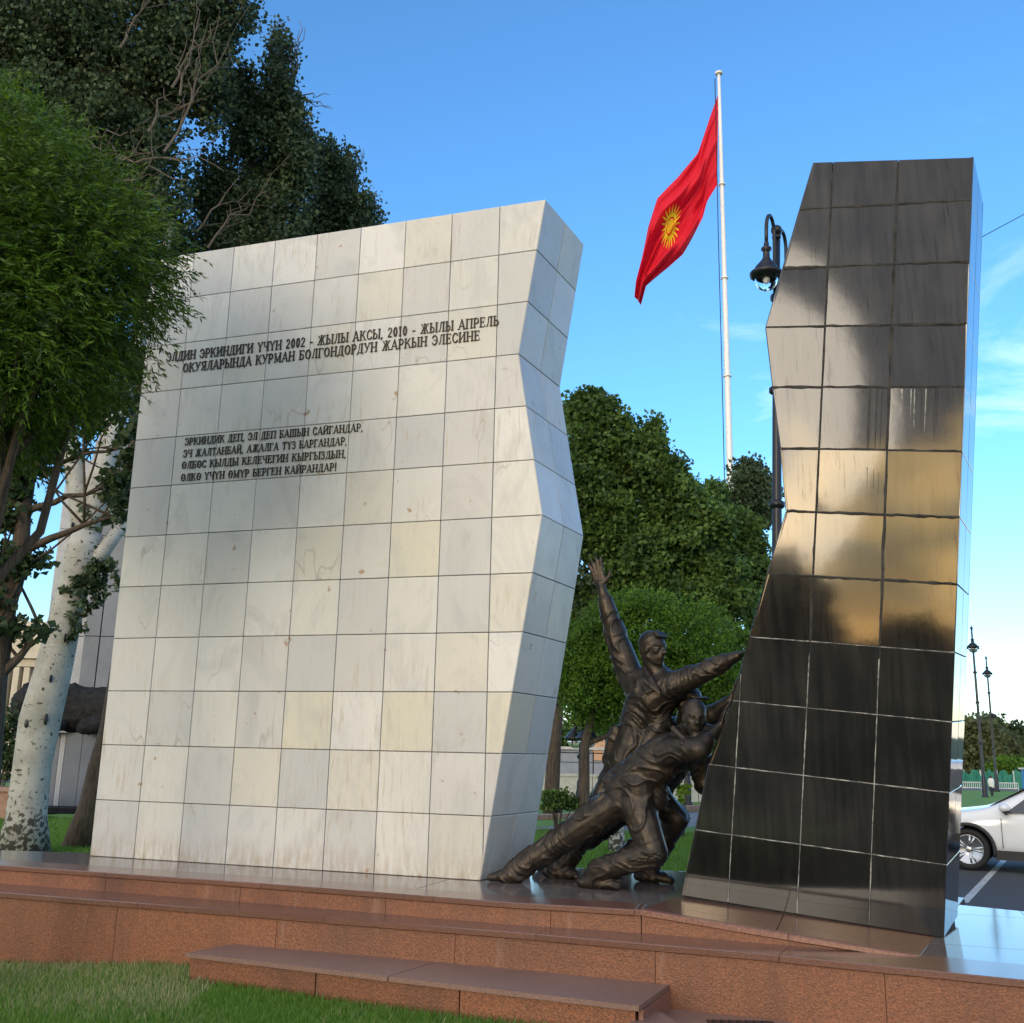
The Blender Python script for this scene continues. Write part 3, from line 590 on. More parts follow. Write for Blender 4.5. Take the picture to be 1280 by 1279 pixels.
g('В', .72, V(.14), ('l', [(.14, .97)]+arc(.36, .75, .19, .22, 90, -90)+[(.14, .53)], .11), ('l', [(.14, .53)]+arc(.38, .28, .23, .25, 90, -90)+[(.14, .03)], .12))
g('Г', .64, V(.14), ('l', [(.14, .97), (.58, .97), (.58, .74)], TN))
g('Д', .80, V(.58), ('l', [(.58, .97), (.28, .97), (.24, .4), (.12, .03)], TN), ('l', [(.04, -.18), (.04, .03), (.76, .03), (.76, -.18)], TN))
g('Е', .68, V(.14), ('l', [(.14, .97), (.58, .97), (.58, .80)], TN), ('l', [(.14, .52), (.46, .52)], TN), ('l', [(.46, .64), (.46, .40)], .05), ('l', [(.14, .03), (.60, .03), (.60, .22)], TN))
g('Ж', 1.08, V(.54), ('l', [(.10, .97), (.22, .92), (.42, .52), (.54, .52)], .09), ('l', [(.98, .97), (.86, .92), (.66, .52), (.54, .52)], .09), ('l', [(.54, .52), (.36, .50), (.16, .04)], .11), ('l', [(.54, .52), (.72, .50), (.92, .04)], .11), ('s', .15, 0), ('s', .93, 0))
g('З', .62, ('l', [(.08, .76)]+arc(.28, .76, .20, .21, 140, -90), .10), ('l', [(.24, .54)]+arc(.28, .28, .24, .25, 80, -150), .12))
g('И', .84, V(.14), V(.68), ('l', [(.14, .08), (.68, .92)], TN))
g('Й', .84, V(.14), V(.68), ('l', [(.14, .08), (.68, .92)], TN), ('l', arc(.41, 1.22, .15, .12, 200, 340), .07))
g('К', .80, V(.14), ('l', [(.14, .50), (.34, .54), (.58, .94), (.68, .97)], .08), ('l', [(.30, .54), (.48, .44), (.68, .03)], .13), ('s', .70, 0))
g('Л', .80, V(.62), ('l', [(.62, .97), (.30, .97), (.26, .4), (.16, .05), (.05, .05)], .08))
g('М', 1.0, ('l', [(.16, 0), (.16, .97)], TN), V(.84), ('l', [(.16, .97), (.48, .08)], .13), ('l', [(.48, .08), (.84, .97)], TN), ('s', .16, 0), ('s', .16, 1))
g('Н', .84, V(.14), V(.68), ('l', [(.14, .5), (.68, .5)], TN))
g('О', .80, ('o', .40, .5, .33, .50))
g('Ө', .80, ('o', .40, .5, .33, .50), ('l', [(.10, .5), (.70, .5)], TN))
g('П', .84, V(.14), V(.68), ('l', [(.14, .97), (.68, .97)], TN))
g('Р', .68, V(.14), ('l', [(.14, .97)]+arc(.36, .71, .22, .26, 90, -90)+[(.14, .45)], .12))
g('С', .72, ('l', [(.64, .72)]+arc(.40, .5, .30, .47, 45, 315, 14)+[(.66, .26)], .13))
g('Т', .74, V(.36), ('l', [(.05, .76), (.06, .97), (.66, .97), (.67, .76)], TN))
g('У', .76, ('l', [(.10, .97), (.40, .36)], TH), ('l', [(.66, .97), (.38, .28), (.26, .04), (.10, .06)], TN), ('s', .10, 1), ('s', .66, 1))
g('Ү', .76, ('l', [(.10, .97), (.38, .48)], .15), ('l', [(.66, .97), (.38, .48)], TN), ('l', [(.38, .52), (.38, 0)], TH), ('s', .38, 0), ('s', .10, 1), ('s', .66, 1))
g('Х', .80, ('l', [(.12, .97), (.66, .03)], TH), ('l', [(.66, .97), (.12, .03)], TN), ('s', .12, 1), ('s', .66, 1), ('s', .12, 0), ('s', .66, 0))
g('Ч', .78, V(.62), ('l', [(.14, .97), (.14, .60), (.26, .46), (.62, .50)], .10), ('s', .14, 1))
g('Ш', 1.12, V(.14), V(.54), V(.94), ('l', [(.14, .03), (.94, .03)], TN))
g('Ы', 1.0, V(.14), V(.84), ('l', [(.14, .55)]+arc(.34, .29, .20, .26, 90, -90)+[(.14, .03)], .11))
g('Ь', .68, V(.14), ('l', [(.14, .55)]+arc(.36, .29, .22, .26, 90, -90)+[(.14, .03)], .12))
g('Э', .72, ('l', [(.08, .72)]+arc(.32, .5, .30, .47, 135, -135, 14)+[(.06, .26)], .13), ('l', [(.24, .5), (.58, .5)], TN))
g('Я', .76, V(.60), ('l', [(.60, .97)]+arc(.38, .72, .22, .25, 90, 270)+[(.60, .47)], .12), ('l', [(.42, .47), (.12, .03)], .13))
g('2', .60, ('l', [(.08, .76)]+arc(.28, .74, .20, .22, 160, -30)+[(.08, .05), (.52, .05)], .11))
g('0', .60, ('o', .29, .5, .22, .50))
g('1', .46, V(.22), ('l', [(.06, .80), (.22, .95)], TN))
g('-', .48, ('l', [(.06, .38), (.40, .38)], .10))
g(',', .28, ('l', [(.14, .08), (.06, -.16)], .13))
g('!', .32, ('l', [(.14, 1), (.14, .32)], .16), ('l', [(.14, .14), (.14, 0)], .16))
def glyph_mesh(ch, h):
    w, st = G[ch]; mb = MB(); dep = .35
    def seg(a, b, t):
        dx, dy = b[0]-a[0], b[1]-a[1]; l = math.hypot(dx, dy) or 1e-6; nx_, ny_ = -dy/l*t/2, dx/l*t/2; ex_, ey_ = dx/l*t*.2, dy/l*t*.2
        q = [(a[0]-ex_+nx_, a[1]-ey_+ny_), (b[0]+ex_+nx_, b[1]+ey_+ny_), (b[0]+ex_-nx_, b[1]+ey_-ny_), (a[0]-ex_-nx_, a[1]-ey_-ny_)]
        z = dep+random.uniform(0, .03)
        mb.prism([(x*h, -z*h*.22, y*h) for x, y in q], (0, z*h*.22, 0))
    for s in st:
        if s[0] == 'v': seg((s[1], s[2]), (s[1], s[3]), TH); seg((s[1]-.15, s[2]+.03), (s[1]+.15, s[2]+.03), .065); seg((s[1]-.15, s[3]-.03), (s[1]+.15, s[3]-.03), .065)
        elif s[0] == 'l':
            for a, b in zip(s[1], s[1][1:]): seg(a, b, s[2])
        elif s[0] == 's': y = .03 if s[2] == 0 else .97; seg((s[1]-.13, y), (s[1]+.13, y), .065)
        elif s[0] == 'o':
            pts = arc(s[1], s[2], s[3]-.05, s[4]-.04, 0, 360, 16)
            for a, b in zip(pts, pts[1:]):
                vert = abs(b[1]-a[1])/(math.hypot(b[0]-a[0], b[1]-a[1])+1e-6); seg(a, b, .07+.10*vert)
    me = bpy.data.meshes.new('letter'); me.from_pydata(mb.v, [], mb.f); me.update(); me.materials.append(M['bronze_letter']); return me
ins = bpy.data.objects.new('inscription', None); C.objects.link(ins); ins.parent = white; ins.empty_display_size = .2
ins['label'] = 'raised dark bronze Cyrillic lettering'
GC = {}
def wp2(x, y):
    p = onpl(x, y, WA, WN)-WA; return float(np.dot(p, WR)), float(p[2])
def line(text, pl, pr_, hgt):
    (x0, z0), (x1, z1) = wp2(*pl), wp2(*pr_)
    tot = sum((G[c][0] if c != ' ' else .42)+.07 for c in text)-.07; s = (x1-x0)/tot/hgt; x = x0
    for c in text:
        if c == ' ': x += .49*hgt*s; continue
        key = (c, round(hgt, 4))
        if key not in GC: GC[key] = glyph_mesh(c, hgt)
        o = bpy.data.objects.new('letter', GC[key]); C.objects.link(o); o.parent = ins; o.matrix_parent_inverse = white.matrix_world.inverted()
        p = WA+WR*x+Z3*(z0+(z1-z0)*(x-x0)/(x1-x0))-WN*.002; a = math.atan2(WR[1], WR[0])
        o.matrix_basis = Matrix.Translation(tuple(p)) @ Matrix.Rotation(a, 4, 'Z') @ Matrix.Diagonal((s, 1, 1, 1))
        x += (G[c][0]+.07)*hgt*s
line('ЭЛДИН ЭРКИНДИГИ ҮЧҮН 2002 - ЖЫЛЫ АКСЫ, 2010 - ЖЫЛЫ АПРЕЛЬ', (208, 452.5), (624, 407), .100)
line('ОКУЯЛАРЫНДА КУРМАН БОЛГОНДОРДУН ЖАРКЫН ЭЛЕСИНЕ', (228.5, 466), (600, 425.5), .100)
line('ЭРКИНДИК ДЕП, ЭЛ ДЕП БАШЫН САЙГАНДАР,', (231, 557), (454, 539), .078)
line('ЭЧ ЖАЛТАНБАЙ, АЖАЛГА ТҮЗ БАРГАНДАР,', (229, 572), (434, 556), .078)
line('ӨЛБӨС КЫЛДЫ КЕЛЕЧЕГИН КЫРГЫЗДЫН,', (227, 586.5), (433, 572), .078)
line('ӨЛКӨ ҮЧҮН ӨМҮР БЕРГЕН КАЙРАНДАР!', (226, 602), (421, 588.5), .078)

# ------------------------------------------------------------------ black granite slab (leans and tips with the ramp)
BR = -ray(-3040, 490); BC = ray(1550, -8600); BC -= BR*np.dot(BR, BC); BC /= np.linalg.norm(BC); BN = np.cross(BC, BR)
if BN[1] < 0: BN = -BN
P0 = onpl(1180, 1173, ra, rn)
bdep = BN*.85+BR*.155
black = thing('black_granite_slab', 'tall leaning black granite slab with tiled face beside the statues', 'monument', P0-BR*.8)
bpy.context.view_layer.update()
def bkeep(o):
    if o: o.matrix_parent_inverse = black.matrix_world.inverted()
    return o
Lp = [(-1.855, 0), (-1.71, 1.0), (-1.557, 1.5), (-1.457, 2.0), (-1.346, 2.5), (-1.232, 3.0), (-1.297, 3.5), (-1.385, 4.0), (-1.466, 4.5), (-1.36, 5.0), (-1.25, 5.5), (-1.158, 5.904)]
Rp = [(0, 0), (.052, 5.86)]
def cut_top(q): return q
zs = [i*.5 for i in range(12)]+[5.89]
corep = [(Rp[0][0]-.02, -.35)]+[(x-.02, z-(.014 if z > 5 else 0)) for x, z in Rp]+[(x+.02, z-(.014 if z > 5.8 else 0)) for x, z in Lp[::-1]]+[(Lp[0][0]+.02, -.35)]
bkeep(MB().prism([P0+BR*x+BC*z+BN*.02 for x, z in corep], bdep-BN*.04).obj('core', 'grout_dark', black))
for r in range(12):
    z0, z1 = zs[r], zs[r+1]
    if r == 11: row = [(pr_x(Lp, z0), z0), (pr_x(Rp, z0), z0), (.052, 5.852), (-1.158, 5.904)]
    else: row = [(pr_x(Lp, z0), z0), (pr_x(Rp, z0), z0), (pr_x(Rp, z1), z1), (pr_x(Lp, z1), z1)]
    for c in range(4):
        xa, xb = -.5*(c+1), -.5*c
        q = clip(row, 0, xa, True)
        if c and len(q) > 2: q = clip(q, 0, xb, False)
        if len(q) > 2: bkeep(tile3('tile', q, P0, BR, BC, -BN, .0, .008 if r > 4 else .005, 'black_granite', black, tilt=(.004 if r == 4 else .008) if r > 3 else .003, base=-.03, pitch={4: -.013, 5: -.005}.get(r, 0)))
        if len(q) > 2: bkeep(tile3('tile', q, P0+bdep, BR, BC, BN, .0, .006, 'black_granite', black, tilt=.002, base=-.02))
    for pf, sgn in ((Rp, 1), (Lp, -1)):
        p0 = P0+BR*pr_x(pf, z0)+BC*z0; p1 = P0+BR*pr_x(pf, min(z1, pf[-1][1]))+BC*min(z1, pf[-1][1]); ey = p1-p0; h = np.linalg.norm(ey); ey /= h; ex = bdep/np.linalg.norm(bdep); w = np.linalg.norm(bdep); en = np.cross(ex, ey); en /= np.linalg.norm(en)
        if np.dot(en, BR)*sgn < 0: en = -en
        for c in range(2): bkeep(tile3('tile', [(c*w/2, 0), ((c+1)*w/2, 0), ((c+1)*w/2, h), (c*w/2, h)], p0, ex, ey, en, .0, .006, 'black_granite_clean', black, tilt=.002, base=-.02))
bw = np.linalg.norm(bdep)
for c in range(3):
    for k in range(2):
        q = [(-.5*(c+1) if c < 2 else -1.158, k*bw/2), (-.5*c+(.052 if c == 0 else 0), k*bw/2), (-.5*c+(.052 if c == 0 else 0), (k+1)*bw/2), (-.5*(c+1) if c < 2 else -1.158, (k+1)*bw/2)]
        tz = lambda x: 5.852+(.052-x)*.043
        bkeep(tile3('tile', q, P0+BC*5.854, (BR-BC*.043), bdep/bw, BC, 0, .006, 'black_granite', black, base=-.02))
for (cx0, wd_, n_) in ((-.34, .13, 9), (-.12, .1, 5), (-.60, .06, 4)):       # lime and dirt runs below the joint at 4 m
    for k in range(n_):
        x = cx0+random.uniform(-wd_, wd_); l = random.uniform(.08, .42) if cx0 > -.5 else random.uniform(.3, .9); w_0 = random.uniform(.002, .005); z0 = 3.985
        vs = []; m_ = 6
        for i in range(m_+1):
            w_1 = w_0*(1-.7*i/m_)*random.uniform(.7, 1.2); xx = x+random.uniform(-.001, .001); zz = z0-l*i/m_; vs += [P0+BR*(xx-w_1)+BC*zz-BN*.0032, P0+BR*(xx+w_1)+BC*zz-BN*.0032]
        bkeep(mesh_obj('lime_run' if cx0 == -.34 else 'dirt_run', vs, [(2*i, 2*i+2, 2*i+3, 2*i+1) for i in range(m_)], 'grout_pale' if cx0 == -.34 and k < 7 else 'grout_dark', black))
# pale caulking low down, dark sealant beads above
for r in range(1, 12):
    z = .5*r; xa, xb = pr_x(Lp, z)+.01, pr_x(Rp, z)-.004; low = r <= 4; wv = .0035 if low else .012
    pts = []
    n = 26
    mb = MB(); vs = []
    for i in range(n+1):
        x = xa+(xb-xa)*i/n; wj = wv*random.uniform(.55, 1.3); jz = random.uniform(-1, 1)*wv*.35; d = .0022 if low else .0045
        vs += [P0+BR*x+BC*(z-wj+jz)-BN*.0002, P0+BR*x+BC*(z+jz)-BN*d, P0+BR*x+BC*(z+wj+jz)-BN*.0002]
    fs = []
    for i in range(n): fs += [(3*i, 3*i+3, 3*i+4, 3*i+1), (3*i+1, 3*i+4, 3*i+5, 3*i+2)]
    bkeep(mesh_obj('caulking', vs, fs, 'grout_pale' if low else 'grout_dark', black))
for c in range(1, 4):
    for lowp in (True, False):
        za, zb = (0.01, 2.0) if lowp else (2.0, 5.86); pts = [z for z in np.arange(za, zb, .1) if pr_x(Lp, z) < -.5*c-.01]
        if len(pts) < 3: continue
        wv = .0035 if lowp else (.013 if c == 1 else .009); vs = []; fs = []
        for z in pts:
            wj = wv*random.uniform(.55, 1.3); d = .0022 if lowp else .0045; x = -.5*c+random.uniform(-1, 1)*wv*.3
            vs += [P0+BR*(x-wj)+BC*z-BN*.0002, P0+BR*x+BC*z-BN*d, P0+BR*(x+wj)+BC*z-BN*.0002]
        for i in range(len(pts)-1): fs += [(3*i, 3*i+1, 3*i+4, 3*i+3), (3*i+1, 3*i+2, 3*i+5, 3*i+4)]
        bkeep(mesh_obj('caulking', vs, fs, 'grout_pale' if lowp else 'grout_dark', black))

# ------------------------------------------------------------------ bronze statues: one continuous body each
def fp(x, y, off): return onpl(x, y, WA+WN*off, WN)
class Body:
    def __init__(s): s.mb = MB()
    def cap(s, a, b, ra, rb=None, flat=1., ax=None, sides=14):
        rb = ra if rb is None else rb; a = np.array(a, float); b = np.array(b, float); d = b-a; l = np.linalg.norm(d)+1e-9; d /= l
        pts, rr = [], []
        for t in (-80, -60, -35, -12): pts.append(a+d*ra*math.sin(math.radians(t))); rr.append(ra*math.cos(math.radians(t)))
        for t in (.33, .66): pts.append(a+(b-a)*t); rr.append(ra+(rb-ra)*t)
        for t in (12, 35, 60, 80): pts.append(b+d*rb*math.sin(math.radians(t))); rr.append(rb*math.cos(math.radians(t)))
        k = len(s.mb.v); s.mb.tube(pts, rr, sides)
        if flat != 1.:
            ax = np.array(ax if ax is not None else WN, float); ax /= np.linalg.norm(ax)
            for i in range(k, len(s.mb.v)):
                v = np.array(s.mb.v[i]); t = np.clip(np.dot(v-a, d), 0, l); c = a+d*t; o = v-c; v2 = c+o+ax*np.dot(o, ax)*(flat-1); s.mb.v[i] = tuple(v2)
        return s
    def ell(s, c, rs, R=None):
        k = len(s.mb.v); s.mb.sphere((0, 0, 0), rs, 16, 10)
        for i in range(k, len(s.mb.v)):
            v = np.array(s.mb.v[i]); v = (R @ v) if R is not None else v; s.mb.v[i] = tuple(v+c)
        return s
    def head(s, c, f, u, h):
        f = f/np.linalg.norm(f); u = u-f*np.dot(u, f); u /= np.linalg.norm(u); sd = np.cross(f, u); R = np.stack([sd, f, u], 1)
        P = lambda a, b, d: c+h*(sd*a+f*b+u*d)
        s.ell(P(0, -.05, .13), np.array((.305, .39, .36))*h, R); s.ell(P(0, .08, -.15), np.array((.235, .265, .335))*h, R); s.ell(P(0, .215, -.39), np.array((.11, .10, .085))*h, R)
        for k in (-1, 1):
            s.cap(P(k*.22, -.03, -.20), P(k*.10, .16, -.38), .075*h, .07*h)           # jaw line
            s.ell(P(k*.165, .215, -.075), np.array((.085, .08, .075))*h, R)             # cheek bone
            s.cap(P(k*.05, .345, .105), P(k*.20, .26, .105), .042*h, .035*h)            # brow
            s.ell(P(k*.115, .285, .02), np.array((.055, .045, .032))*h, R)              # eye
            s.ell(P(k*.305, -.02, -.03), np.array((.035, .075, .115))*h, R)             # ear
            s.ell(P(k*.05, .385, -.125), np.array((.042, .045, .036))*h, R)             # nostril
        s.cap(P(0, .335, .06), P(0, .43, -.105), .036*h, .050*h)
        s.cap(P(-.075, .325, -.215), P(.075, .325, -.215), .030*h); s.cap(P(-.06, .32, -.275), P(.06, .32, -.275), .034*h)
        return R
    def hand(s, w, d, n, size, spread=.2, curl=.15, side=1):
        """w wrist, d pointing direction, n palm normal"""
        d = d/np.linalg.norm(d); n = n-d*np.dot(n, d); n /= np.linalg.norm(n); t = np.cross(d, n)*side; L_ = size
        s.cap(w, w+d*L_*.12, L_*.15, L_*.16, .7, n)
        for k, o in enumerate((-.145, -.05, .05, .14)): s.cap(w+d*L_*.12+t*o*L_*.7, w+d*L_*.48+t*o*L_, .085*L_, .08*L_, .75, n)
        for k, (o, ln) in enumerate(((-.15, .36), (-.05, .47), (.05, .50), (.145, .44))):
            b = w+d*L_*.48+t*o*L_; dd = d+t*o*spread*6; dd /= np.linalg.norm(dd); m1 = b+dd*L_*ln*.5+n*L_*.02; d2 = dd+n*curl*2; d2 /= np.linalg.norm(d2); m2 = m1+d2*L_*ln*.5
            s.cap(b, m1, .060*L_, .052*L_, sides=10); s.cap(m1, m2, .052*L_, .040*L_, sides=10)
        b = w+d*L_*.14+t*.13*L_; m1 = b+(d*.55+t*.8)*L_*.24; m2 = m1+(d*.85+t*.45)*L_*.20
        s.cap(b, m1, .08*L_, .062*L_); s.cap(m1, m2, .06*L_, .045*L_)
        return s
    def shoe(s, ankle, heel, toe, w=.062):
        heel = np.array(heel, float); toe = np.array(toe, float); d = toe-heel; m = heel+d*.45
        s.cap(ankle, heel+d*.22+Z3*.05, .085, .075); s.cap(heel+Z3*.045, m+Z3*.04, w, w*1.05, .8, Z3); s.cap(m+Z3*.055, toe+Z3*.035-d*.08, w*1.08, w*.75, .75, Z3)
        s.cap(ankle, m+Z3*.05, .07, .06)
        return s
    def build(s, name, base, parent, voxel=.011, folds=.012, m='bronze', smooth=2, fdir=None, quiet=()):
        me = bpy.data.meshes.new(name+'_raw'); me.from_pydata([tuple(np.array(v)-base) for v in s.mb.v], [], s.mb.f); me.update()
        o = bpy.data.objects.new(name+'_raw', me); C.objects.link(o)
        r = o.modifiers.new('r', 'REMESH'); r.mode = 'VOXEL'; r.voxel_size = voxel; r.adaptivity = 0
        sm = o.modifiers.new('s', 'SMOOTH'); sm.factor = .5; sm.iterations = smooth
        dg = bpy.context.evaluated_depsgraph_get(); dg.update(); nm = bpy.data.meshes.new_from_object(o.evaluated_get(dg)); bpy.data.objects.remove(o)
        n = len(nm.vertices); co = np.empty(n*3); nm.vertices.foreach_get('co', co); co = co.reshape(-1, 3); no = np.empty(n*3); nm.vertices.foreach_get('normal', no); no = no.reshape(-1, 3)
        if folds:
            fd = np.array(fdir if fdir is not None else (.6, 0, .8), float); fd /= np.linalg.norm(fd)
            a1 = np.cross(fd, (0, 1, 0)); a1 /= np.linalg.norm(a1)
            dsp = np.zeros(n)
            for i in range(n):
                p = co[i]+base; q = 1.
                for (c, rad) in quiet: q = min(q, max(0, (np.linalg.norm(p-c)-rad)/.08))
                if q <= 0: continue
                v = Vector(co[i]); wv = mnoise.noise(v*3.1)*.35
                t = float(np.dot(co[i], fd))+wv; u_2 = float(np.dot(co[i], a1))+mnoise.noise(v*2.3+Vector((5, 1, 2)))*.3
                r1 = mnoise.noise(Vector((t*13, u_2*2.0, co[i][1]*2.2))); r2 = mnoise.noise(Vector((t*6+9, u_2*3.5, co[i][1]*3)))
                crest = max(0., 1-abs(r1)/.17)**1.3; dsp[i] = q*(crest*folds*1.5+r2*folds*.55-folds*.3)
            co2 = co+no*dsp[:, None]
        else: co2 = co
        nm.vertices.foreach_set('co', co2.reshape(-1)); nm.materials.clear(); nm.materials.append(M[m]); nm.polygons.foreach_set('use_smooth', [True]*len(nm.polygons)); nm.polygons.foreach_set('material_index', [0]*len(nm.polygons)); nm.update(); nm.name = name
        ob = bpy.data.objects.new(name, nm); C.objects.link(ob); ob.parent = parent; return ob
def limb(B, pts, rads, flat=1.):
    for i in range(len(pts)-1): B.cap(pts[i], pts[i+1], rads[i], rads[i+1], flat)
def torso(B, pel, chest, shL, shR, rp, rc_, hem=None):
    B.cap(pel, chest, rp, rc_, .8, WN)
    B.cap(chest, shL, rc_*.72, .105); B.cap(chest, shR, rc_*.72, .105); B.cap(shL, shR, .10, .10)
def hair(base, parent, c, f, u, h, quiff=True, name='hair'):
    B = Body(); f = f/np.linalg.norm(f); u = u-f*np.dot(u, f); u /= np.linalg.norm(u); sd = np.cross(f, u); R = np.stack([sd, f, u], 1); P = lambda a, b, d: c+h*(sd*a+f*b+u*d)
    B.ell(P(0, -.10, .20), np.array((.325, .385, .345))*h, R); B.ell(P(0, -.20, .02), np.array((.29, .27, .30))*h, R)
    if quiff:
        for k in range(5): B.cap(P(-.14+.07*k, .18, .44), P(-.20+.09*k, .30, .33), .07*h, .045*h)
    return B.build(name, base, parent, voxel=.009, folds=.004, smooth=2)
rF = rw; away = WN
# --- tall man, arm raised
b1_ = fp(757, 1104, .5); b1_[2] = ZU
st1 = thing('bronze_statue', 'bronze statue of a standing man with one arm raised high and open hand', 'statue', b1_, 0, 'bronze men pushing the black slab')
B = Body()
pel, wst, chs, nk = fp(784, 966, .5), fp(793, 925, .48), fp(815, 872, .42), fp(823, 846, .4)
shA, elA, wrA = fp(788, 846, .52), fp(768, 790, .50), fp(752, 735, .46)
shB, elB, wrB = fp(846, 855, .33), fp(885, 838, .30), fp(922, 820, .27)
B.cap(pel, wst, .18, .175, .85); B.cap(wst, chs, .175, .225, .78); B.cap(chs, nk, .205, .11, .8); B.cap(shA, chs, .12, .2); B.cap(shB, chs, .12, .2); B.cap(shA, shB, .10, .11)
limb(B, [shA, elA], [.125, .098]); limb(B, [elA, fp(757, 752, .47)], [.095, .072]); limb(B, [fp(758, 757, .47), wrA], [.058, .042])
limb(B, [shB, elB], [.115, .088]); limb(B, [elB, fp(905, 828, .28)], [.09, .076]); limb(B, [fp(903, 829, .28), wrB], [.06, .045])
B.hand(wrA, fp(746, 712, .45)-wrA, -WN*.9-rF*.1, .30, spread=.22, curl=.04, side=1)
B.hand(wrB, rF+Z3*.35-WN*.1, rF*.3+Z3*-1, .24, side=-1)
hc = fp(817.5, 812, .37); hf = rF*.86-WN*.55; hu = Z3+rF*.05
B.cap(nk, hc-Z3*.06-hf*.04, .092, .082)
B.head(hc, hf, hu, .315)
# shirt tails
B.cap(fp(791, 938, .47), fp(784, 958, .5), .175, .20, .85)
B.cap(fp(775, 925, .5), fp(768, 948, .52), .13, .11, .8); B.cap(fp(795, 925, .42), fp(785, 952, .40), .17, .15, .8); B.cap(fp(826, 905, .4), fp(800, 945, .36), .10, .09); B.cap(fp(770, 915, .45), fp(762, 935, .47), .06, .05)
hipA, knA, anA = fp(774, 965, .55), fp(738, 1030, .56), fp(703, 1083, .52)
hipB, knB, anB = fp(800, 975, .45), fp(846, 1024, .50), fp(811, 1083, .62)
limb(B, [hipA, knA, anA], [.145, .105, .088]); limb(B, [hipB, knB, anB], [.145, .108, .09])
B.shoe(anA, np.array([*fp(685, 1103, .5)[:2], ZU+.0]), np.array([*fp(722, 1106, .46)[:2], ZU]))
B.shoe(anB, np.array([*fp(800, 1108, .62)[:2], ZU+.0]), np.array([*fp(842, 1110, .55)[:2], ZU]))
qz = [(hc, .26), (wrA, .2), (wrA+Z3*.15, .2), (wrB, .12), (wrB+rF*.15, .15)]
B.build('body', b1_, st1, quiet=qz, folds=.010)
hair(b1_, st1, hc, hf, hu, .315)
def collar(parent, base, nkp, f, w=.11, dirs=((-1, .2), (1, -.2))):
    f = f/np.linalg.norm(f); sd = np.cross(f, Z3)
    for k in (-1, 1):
        BB = Body(); a = nkp+sd*k*.105+Z3*.075-f*.03; b = nkp+f*.10+sd*k*.10+Z3*-.02; c = nkp+f*.165+sd*k*.05-Z3*.14
        BB.cap(a, b, .028, .03, .6, f); BB.cap(b, c, .03, .016, .6, f); BB.cap(b+sd*k*.05-Z3*.02, c, .03, .014, .5, f); BB.cap(a+Z3*.005, nkp-f*.09+Z3*.08, .026, .024)
        BB.build('collar', base, parent, voxel=.009, folds=0)
collar(st1, b1_, fp(822, 848, .36), hf*.6+rF*.1-WN*.6)
# --- crouching man, face to the camera, shoulder under the slab
b2_ = fp(730, 1110, .0); b2_[2] = ZU
st2 = thing('bronze_statue', 'bronze statue of a lunging man low down with his face turned outward', 'statue', b2_, 0, 'bronze men pushing the black slab')
B = Body()
pel, wst, chs = fp(787, 992, .06), fp(802, 968, .03), fp(834, 944, -.02)
B.cap(pel, wst, .175, .19, .85); B.cap(wst, chs, .19, .18, .82)
shN, shF = fp(848, 938, -.16), fp(850, 930, .18)
B.cap(chs, shN, .16, .105); B.cap(chs, shF, .16, .105); B.cap(shN, shF, .10, .10)
elN, wrN = fp(872, 937, -.26), fp(901, 908, -.08)
limb(B, [shN, elN], [.11, .09]); limb(B, [elN, fp(882, 927, -.2)], [.088, .072]); limb(B, [fp(880, 929, -.2), wrN], [.055, .042])
elF, wrF = fp(872, 915, .22), fp(897, 915, .05)
limb(B, [shF, elF, wrF], [.11, .08, .05])
B.hand(wrN, rF*.35+Z3*1.0, rF, .24, side=1, spread=.15); B.hand(wrF, rF*.3+Z3, rF, .22, side=-1)
hc = fp(868, 899, -.14); hf = rF*.38-WN*.98-Z3*.02; hu = Z3+rF*.12
B.cap(fp(853, 922, .0), hc-Z3*.05-hf*.04, .10, .085); B.head(hc, hf, hu, .30)
# shirt tails spread behind and below
B.cap(fp(803, 970, .03), fp(783, 996, .05), .185, .205, .85); B.cap(fp(868, 938, -.24), fp(877, 933, -.22), .08, .082)
B.cap(fp(775, 985, .02), fp(763, 978, .0), .10, .06, .7); B.cap(fp(785, 965, .1), fp(760, 975, .12), .10, .05, .8); B.cap(fp(795, 985, -.05), fp(800, 1012, -.06), .15, .11, .8); B.cap(fp(815, 975, .05), fp(822, 1000, .05), .13, .09)
hipA, knA, anA = fp(778, 1000, .04), fp(698, 1053, .05), fp(645, 1088, .02)
hipB, knB, anB = fp(797, 1008, -.03), fp(817, 1066, -.10), fp(748, 1088, -.04)
limb(B, [hipA, knA], [.15, .115]); limb(B, [knA, anA], [.12, .095]); limb(B, [hipB, knB], [.15, .118]); limb(B, [knB, anB], [.118, .095])
B.shoe(anA, np.array([*fp(646, 1105, .0)[:2], ZU]), np.array([*fp(612, 1103, -.02)[:2], ZU]))
B.shoe(anB, np.array([*fp(729, 1110, -.02)[:2], ZU]), np.array([*fp(772, 1113, -.05)[:2], ZU]))
qz = [(hc, .24), (wrN, .1), (wrN+Z3*.15, .15), (wrF, .1)]
B.build('body', b2_, st2, quiet=qz, folds=.0105, fdir=(.3, 0, .95))
hair(b2_, st2, hc, hf, hu, .30, quiff=False)
collar(st2, b2_, fp(856, 924, -.10), hf*.5+rF*.7)
